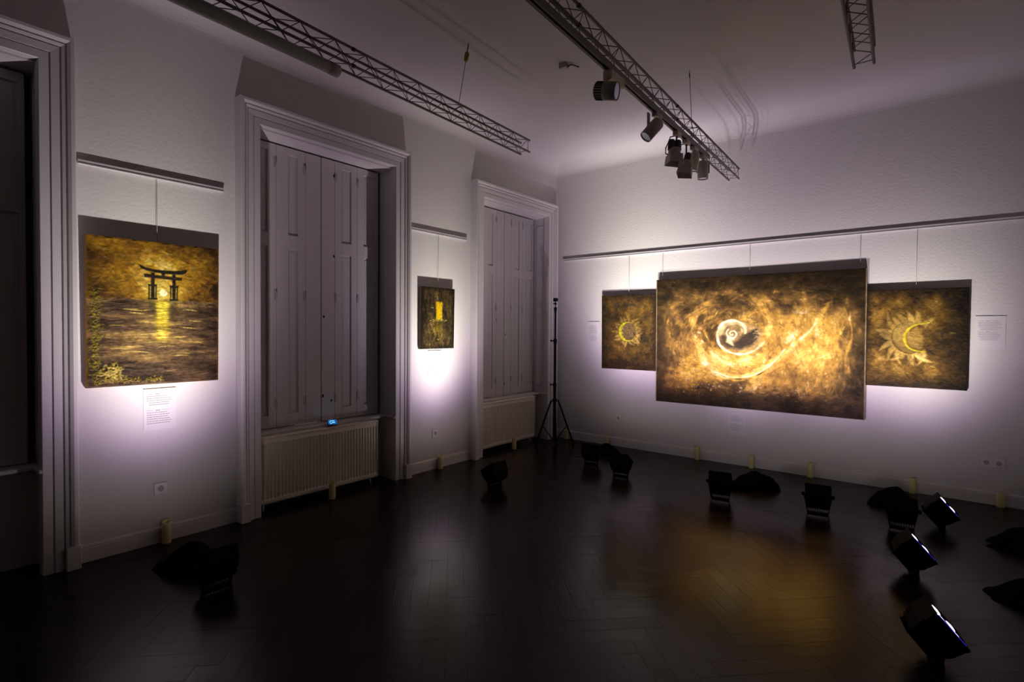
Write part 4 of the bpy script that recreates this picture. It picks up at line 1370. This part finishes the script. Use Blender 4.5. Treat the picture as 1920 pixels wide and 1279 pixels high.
# ------------------------------------------------------------------ tripod stand
tp = empty('tripod_stand', (0.30, -0.45, 0))
tag(tp, 'tall black tripod stand in the corner by the far window', 'tripod')
bm = bmesh.new()
tube(bm, [(0, 0, .035), (0, 0, .80)], .019, 12)
new_obj('lower_column', bm, M_black, tp)
bm = bmesh.new(); tube(bm, [(0, 0, .80), (0, 0, 1.38)], .016, 12)
new_obj('middle_column', bm, M_black, tp)
bm = bmesh.new(); tube(bm, [(0, 0, 1.38), (0, 0, 1.74), (0, 0, 1.80), (0, 0, 1.815)], [.0130, .0130, .020, .017], 12)
new_obj('upper_column', bm, M_black, tp)
for z in (.79, 1.37):
    bm = bmesh.new(); lathe(bm, [(.018, z - .035), (.023, z - .03), (.023, z + .02), (.017, z + .03)], 14)
    new_obj('collar', bm, M_blackp, tp)
    bm = bmesh.new()
    tube(bm, [Vector((-.018, -.012, z)), Vector((-.050, -.034, z + .004))], [.007, .010], 8)
    tube(bm, [Vector((-.045, -.035, z - .014)), Vector((-.052, -.030, z + .018))], .006, 8)
    new_obj('clamp_knob', bm, M_blackp, tp)
bm = bmesh.new(); lathe(bm, [(.022, .565), (.034, .57), (.034, .60), (.022, .61)], 14)
new_obj('leg_hub', bm, M_blackp, tp)
bm = bmesh.new(); lathe(bm, [(.020, .05), (.028, .055), (.028, .085), (.020, .09)], 14)
new_obj('brace_hub', bm, M_blackp, tp)
base_ang = math.atan2(-rt.y, -rt.x)
for k, da in enumerate((math.radians(0), math.radians(180), math.radians(92))):
    a = base_ang + da + (0.12 if k == 0 else -0.10 if k == 1 else 0)
    R_ = .250 if k < 2 else .20
    dr = Vector((math.cos(a), math.sin(a), 0))
    top_ = dr * .045 + Vector((0, 0, .585)); foot = dr * R_ + Vector((0, 0, .012))
    leg = bmesh.new(); tube(leg, [top_, foot], .011, 8)
    lo = new_obj('leg', leg, M_black, tp)
    bm = bmesh.new(); tube(bm, [foot + Vector((0, 0, .016)), foot - Vector((0, 0, .011))], [.012, .013], 8)
    new_obj('rubber_foot', bm, M_blackp, lo)
    mid = top_.lerp(foot, .58)
    bm = bmesh.new(); tube(bm, [mid, dr * .028 + Vector((0, 0, .07))], .007, 6)
    new_obj('brace', bm, M_black, tp)
bm = bmesh.new()
tube(bm, [(0, 0, 1.81), (0, 0, 1.856)], .006, 8)
lathe(bm, [(.004, 1.845), (.014, 1.850), (.017, 1.862), (.010, 1.874), (.005, 1.880), (.005, 1.892)], 12)
tube(bm, [(-.008, -.006, 1.863), (-.026, -.020, 1.861)], .006, 8)
new_obj('ball_head', bm, M_blackp, tp)
bm = bmesh.new()
box(bm, -.030, .032, -.020, .020, 1.890, 1.936, bev=.009)
lathe(bm, [(.014, -.03), (.013, -.018)], 14, 'Y', center=(.010, 0, 1.914))
hd = new_obj('camera_head', bm, M_blackp, tp)

# ------------------------------------------------------------------ ceiling trusses
DX = 0.046
def truss(x0, yend, label, ylen=6.6, z0=3.19, s=0.105, hang=()):
    root = empty('lighting_truss', (x0, yend, z0))
    root.rotation_euler = (0, 0, 0)
    tag(root, label, 'truss', 'square lattice trusses hanging under the ceiling')
    ang_ = math.atan(DX)
    def P(a, t, b):      # a across 0..s, t distance back from the end, b up
        return Vector((a + DX * t, -t, b))
    r_ = .0088
    for a in (0, s):
        for b in (0, s + .003):
            bm = bmesh.new(); tube(bm, [P(a, 0, b), P(a, ylen, b)], r_, 10)
            new_obj('chord', bm, M_truss, root)
    step = .117
    n = int(ylen / step) - 1
    faces_ = [((0, 0), (s, 0)), ((0, s), (s, s)), ((0, 0), (0, s)), ((s, 0), (s, s))]
    for fi, (p, q) in enumerate(faces_):
        bm = bmesh.new()
        pts = []
        for k in range(n + 1):
            t = .035 + k * step
            c_ = p if (k + (fi % 2)) % 2 == 0 else q
            pts.append(P(c_[0], t, c_[1]))
        for a, b in zip(pts[:-1], pts[1:]):
            tube(bm, [a, b], .0028, 5, cap=False)
        new_obj('lattice_web', bm, M_truss, root)
    bm = bmesh.new()
    tube(bm, [P(s, .03, 0), P(s, .03, s)], .0028, 5)
    tube(bm, [P(0, .05, 0), P(s, .05, 0)], .0028, 5)
    new_obj('end_strut', bm, M_truss, root)
    for t in (2.0, 3.6, 5.2):
        if t < ylen:
            bm = bmesh.new()
            for b in (0, s):
                q0 = P(s, t, b)
                lathe(bm, [(.011, -.012), (.013, -.009), (.013, .009), (.011, .012)], 10, 'Y', center=q0)
            new_obj('coupling_sleeve', bm, M_truss, root)
    for (t, dx_, dy_, sleeve) in hang:
        bm = bmesh.new()
        p0 = P(s * .5, t, s); p1 = Vector((p0.x + dx_, p0.y + dy_, CEIL - z0))
        tube(bm, [P(0, t, s), P(s, t, s)], .004, 6)
        tube(bm, [p0, p1], .0028, 6)
        new_obj('suspension_wire', bm, M_wire, root)
        bm = bmesh.new()
        d = (p0 - p1).normalized()
        if sleeve:
            tube(bm, [p1 + d * .015, p1 + d * .085], .0045, 8)
            new_obj('ceiling_hook', bm, M_truss, root)
            bm = bmesh.new()
            tube(bm, [p1 + d * .085, p1 + d * .095, p1 + d * .150, p1 + d * .165], [.012, .019, .019, .008], 10)
            new_obj('warning_sleeve', bm, M_sleeve, root)
        else:
            tube(bm, [p1 + d * .03, p1 + d * .07], .0055, 8)
            new_obj('wire_grip', bm, M_truss, root)
    return root
truss(1.100, -2.24, 'brown lattice truss near the left wall, running along above the windows', 6.2, hang=((.95, 0.02, 0.10, True), (4.5, 0, 0, True)))
truss(2.400, -0.14, 'long lattice truss over the middle of the room carrying a spotlight track', 8.2, hang=((1.47, -0.06, 0.08, False), (5.2, 0, 0, False)))
truss(3.798, -2.25, 'short visible end of a lattice truss at the top right', 6.2, hang=((2.2, 0, 0, False),))

# tube light clamped under the first truss
fl = empty('tube_light', (0, 0, 0))
tag(fl, 'long closed tube light clamped under the truss near the left wall', 'light fitting')
def along1(t, off, z): return Vector((1.100 + off + DX * (t), -2.24 - t, z))
bm = bmesh.new()
tube(bm, [along1(2.10, .055, 3.137), along1(2.115, .055, 3.137), along1(4.9, .055, 3.137), along1(4.915, .055, 3.137)], [.030, .036, .036, .030], 16)
new_obj('diffuser_tube', bm, M_tube, fl)
bm = bmesh.new()
tube(bm, [along1(2.075, .055, 3.137), along1(2.085, .055, 3.137), along1(2.15, .055, 3.137)], [.026, .039, .039], 16)
new_obj('end_cap', bm, M_tubeend, fl)
bm = bmesh.new()
tube(bm, [along1(2.1, .055, 3.172), along1(4.9, .055, 3.172)], .008, 8)
new_obj('mounting_spine', bm, M_tube, fl)
for t in (2.45, 4.2):
    bm = bmesh.new()
    tube(bm, [along1(t, .000, 3.196), along1(t, .0, 3.172), along1(t, .055, 3.168)], .008, 8)
    new_obj('clamp', bm, M_spotd, fl)

# ------------------------------------------------------------------ spotlight track under the second truss
def tr(y, off=.078, z=3.14): return Vector((2.400 + off + DX * (-.14 - y), y, z))
tk = empty('spotlight_track', tr(-1.20))
tag(tk, 'aluminium spotlight track with black slot hanging under the middle truss', 'track')
org = tr(-1.20)
bm = bmesh.new()
L_ = 6.6
def TP(a, t, b): return Vector((a + DX * t, -t, b))
def track_bar(bm, a0, a1, b0, b1):
    vs = [bm.verts.new(TP(a, t, b)) for a in (a0, a1) for t in (0, L_) for b in (b0, b1)]
    for f in ((0, 1, 3, 2), (4, 6, 7, 5), (0, 4, 5, 1), (2, 3, 7, 6), (0, 2, 6, 4), (1, 5, 7, 3)):
        bm.faces.new([vs[i] for i in f])
track_bar(bm, -.017, .017, -.002, .024)
track_bar(bm, -.017, -.008, -.020, -.002)
track_bar(bm, .008, .017, -.020, -.002)
new_obj('track_profile', bm, M_track, tk)
bm = bmesh.new(); track_bar(bm, -.0078, .0078, -.009, -.0025)
new_obj('track_slot', bm, M_slot, tk)
for t in (.55, 1.35, 2.15, 2.95, 3.75):
    bm = bmesh.new()
    p = TP(0, t, 0)
    box(bm, p.x - .030, p.x - .004, p.y - .010, p.y + .010, .020, .050, bev=.003)
    tube(bm, [(p.x - .03, p.y, .01), (p.x - .038, p.y, .01)], .007, 8)
    new_obj('track_clip', bm, M_spotd, tk)

# spot heads
def orient(axis):
    return Vector(axis).normalized().to_track_quat('Y', 'Z').to_euler()
def sub(o, loc, rot):
    o.location = loc; o.rotation_euler = rot
    return o
def cyl_spot(base, head_off, axis, label, L=.150, r=.055, fins=False, adapter=True, white=M_spot, arm='stem'):
    root = empty('track_spotlight', base)
    tag(root, label, 'spotlight', 'spotlights on the ceiling track')
    hp = Vector(head_off)
    bm = bmesh.new()
    if adapter == 'box':
        box(bm, -.032, .032, -.020, .170, -.088, -.019, bev=.010)
    else:
        box(bm, -.022, .022, -.050, .050, -.050, -.019, bev=.005)
    new_obj('track_adapter', bm, M_cream if adapter == 'box' else white, root)
    if arm == 'stem':
        bm = bmesh.new(); tube(bm, [(0, 0, -.045), (hp.x * .2, hp.y * .3, -.075), (hp.x * .9, hp.y * .95, hp.z + r * .5)], .008, 8)
        new_obj('stem', bm, white, root)
    elif arm == 'blade':
        bm = bmesh.new()
        p = Vector((hp.x * .55 - .03, hp.y * .6 - .03, 0))
        box(bm, p.x - .006, p.x + .006, p.y - .018, p.y + .018, hp.z - .02, -.030, bev=.004)
        new_obj('side_arm', bm, white, root)
    else:
        ax = Vector(axis).normalized()
        sd = Vector((rt.x, rt.y, 0))
        bm = bmesh.new()
        for q in (-1, 1):
            p = hp + sd * q * (r + .008)
            tube(bm, [p + Vector((0, 0, -.02)), p + Vector((0, 0, .075))], .006, 6)
        tube(bm, [hp + sd * -(r + .008) + Vector((0, 0, .075)), hp + sd * (r + .008) + Vector((0, 0, .075))], .006, 6)
        tube(bm, [hp + Vector((0, 0, .075)), (0, 0, -.03)], .010, 8)
        new_obj('yoke', bm, white, root)
    bm = bmesh.new()
    if fins:
        pr = [(.03, -L / 2 - .012), (r * .85, -L / 2 - .004), (r * .93, -L / 2), (r * .93, -L / 2 + .05), (r, -L / 2 + .052), (r, L / 2), (r - .006, L / 2), (r - .008, L / 2 - .006)]
    else:
        pr = [(.02, -L / 2 - .018), (r * .75, -L / 2 - .012), (r * .95, -L / 2), (r, -L / 2 + .02), (r * .97, L / 2), (r * .9, L / 2), (r * .88, L / 2 - .01)]
    lathe(bm, pr, 28, 'Y')
    b = new_obj('lamp_body', bm, white if not fins else mat('spot_grey_paint', (0.34, 0.32, 0.28), .45), root)
    sub(b, hp, orient(axis))
    if fins:
        bm = bmesh.new()
        for k in range(22):
            a = 2 * PI * k / 22
            c_, s_ = math.cos(a), math.sin(a)
            tube(bm, [(c_ * r * .93, -L / 2 + .004, s_ * r * .93), (c_ * r * .93, -L / 2 + .048, s_ * r * .93)], .0038, 4)
        new_obj('cooling_slots', bm, M_slot, b)
        bm = bmesh.new()
        lathe(bm, [(r - .010, L / 2 - .003), (r - .014, L / 2 - .02), (r * .4, L / 2 - .05), (.005, L / 2 - .056)], 24, 'Y')
        new_obj('reflector', bm, M_reflector, b)
    else:
        bm = bmesh.new()
        lathe(bm, [(r * .86, L / 2 - .006), (r * .3, L / 2 - .03), (.004, L / 2 - .034)], 20, 'Y')
        new_obj('reflector', bm, M_reflector, b)
    return root

def barn_spot(base, head_off, axis, label, twin=True, sc=1.0, spin=0.0):
    root = empty('track_spotlight', base)
    tag(root, label, 'spotlight', 'spotlights on the ceiling track')
    hp = Vector(head_off)
    bm = bmesh.new(); box(bm, -.022, .022, -.045, .045, -.055, -.019, bev=.005)
    new_obj('track_adapter', bm, M_cream, root)
    bm = bmesh.new()
    sd = Vector((rt.x, rt.y, 0))
    q0 = hp + sd * -.070
    tube(bm, [(0, 0, -.045), Vector((0, 0, -.06)) + sd * -.055, q0 + Vector((0, 0, .035)), q0 + Vector((0, 0, -.01)), hp + sd * -.045 + Vector((0, 0, -.02))], .005, 6)
    tube(bm, [(0, 0, -.045), hp + Vector((0, 0, .02))], .007, 6)
    new_obj('wire_yoke', bm, M_spotd, root)
    hd_ = bpy.data.objects.new('lamp_head', None)
    COL.objects.link(hd_)
    bpy.data.objects.remove(hd_)
    rot = Vector(axis).normalized().to_track_quat('Y', 'Z').to_matrix() @ Matrix.Rotation(spin, 3, 'Y')
    e = rot.to_euler()
    bm = bmesh.new()
    lathe(bm, [(.030 * sc, -.035), (.046 * sc, -.03), (.050 * sc, .02), (.046 * sc, .028)], 20, 'Y')
    b = new_obj('lamp_ring', bm, M_spot, root); sub(b, hp, e)
    for q in ((-1, 1) if twin else (0,)):
        bm = bmesh.new()
        lathe(bm, [(.010, -.105 * sc), (.024 * sc, -.100 * sc), (.029 * sc, -.085 * sc), (.030 * sc, -.02)], 16, 'Y', center=(q * .026 * sc, 0, 0))
        new_obj('heat_sink', bm, M_spotd, b)
    # barn doors: four flaring flaps
    for k in range(4):
        bm = bmesh.new()
        w0, w1, l = .049 * sc, .056 * sc, .074 * sc
        t = .002
        pts = [(-w0, .022, w0), (w0, .022, w0), (w1, .022 + l, w1), (-w1, .022 + l, w1)]
        va = [bm.verts.new(p) for p in pts]; vb = [bm.verts.new((p[0], p[1], p[2] + t)) for p in pts]
        bm.faces.new(va); bm.faces.new(vb)
        for i in range(4):
            bm.faces.new((va[i], va[(i + 1) % 4], vb[(i + 1) % 4], vb[i]))
        bmesh.ops.rotate(bm, verts=bm.verts, cent=(0, 0, 0), matrix=Matrix.Rotation(k * PI / 2, 3, 'Y'))
        new_obj('barn_door', bm, M_spot, b)
    return root

def tb(y): return tuple(tr(y))
cyl_spot(tb(-3.32), (.010, -.035, -.165), (.93, .20, -.20), 'grey finned spotlight with open reflector, nearest on the track', L=.135, r=.055, fins=True, adapter='box')
cyl_spot(tb(-2.50), (.0, -.09, -.165), (-.42, -.50, -.75), 'white cylinder spotlight tilted down to the left, second along the track', L=.150, r=.047, arm='blade')
barn_spot(tb(-2.06), (-.01, -.03, -.190), (.02, -.10, -1), 'spotlight with two black heat sinks above square barn doors', spin=-.60)
barn_spot(tb(-1.83), (.0, .0, -.225), (-.10, -.2, -1), 'spotlight with a single dark heat sink and square barn doors, behind the twin one', twin=False, spin=.85)
cyl_spot(tb(-1.62), (.0, .0, -.150), (-.12, -.02, -1), 'slim cylinder spotlight with cream adapter half hidden behind the barn door spotlights', L=.15, r=.040, white=M_cream)
cyl_spot(tb(-1.36), (.0, .0, -.160), (0, 0, -1), 'white cylinder spotlight hanging straight down in a yoke, farthest on the track', L=.150, r=.048, arm='yoke')

# small bracket on the ceiling
cb = empty('ceiling_bracket', (1.635, -2.322, CEIL))
tag(cb, 'small grey bracket with a bent arm fixed to the ceiling between the two trusses', 'bracket')
bm = bmesh.new(); box(bm, -.035, .035, -.03, .03, -.045, 0, bev=.004)
new_obj('bracket_block', bm, M_spot, cb)
bm = bmesh.new(); tube(bm, [(.03, .01, -.03), (.06, .03, -.010), (.11, .08, -.03)], .007, 8)
new_obj('bent_arm', bm, M_spotd, cb)
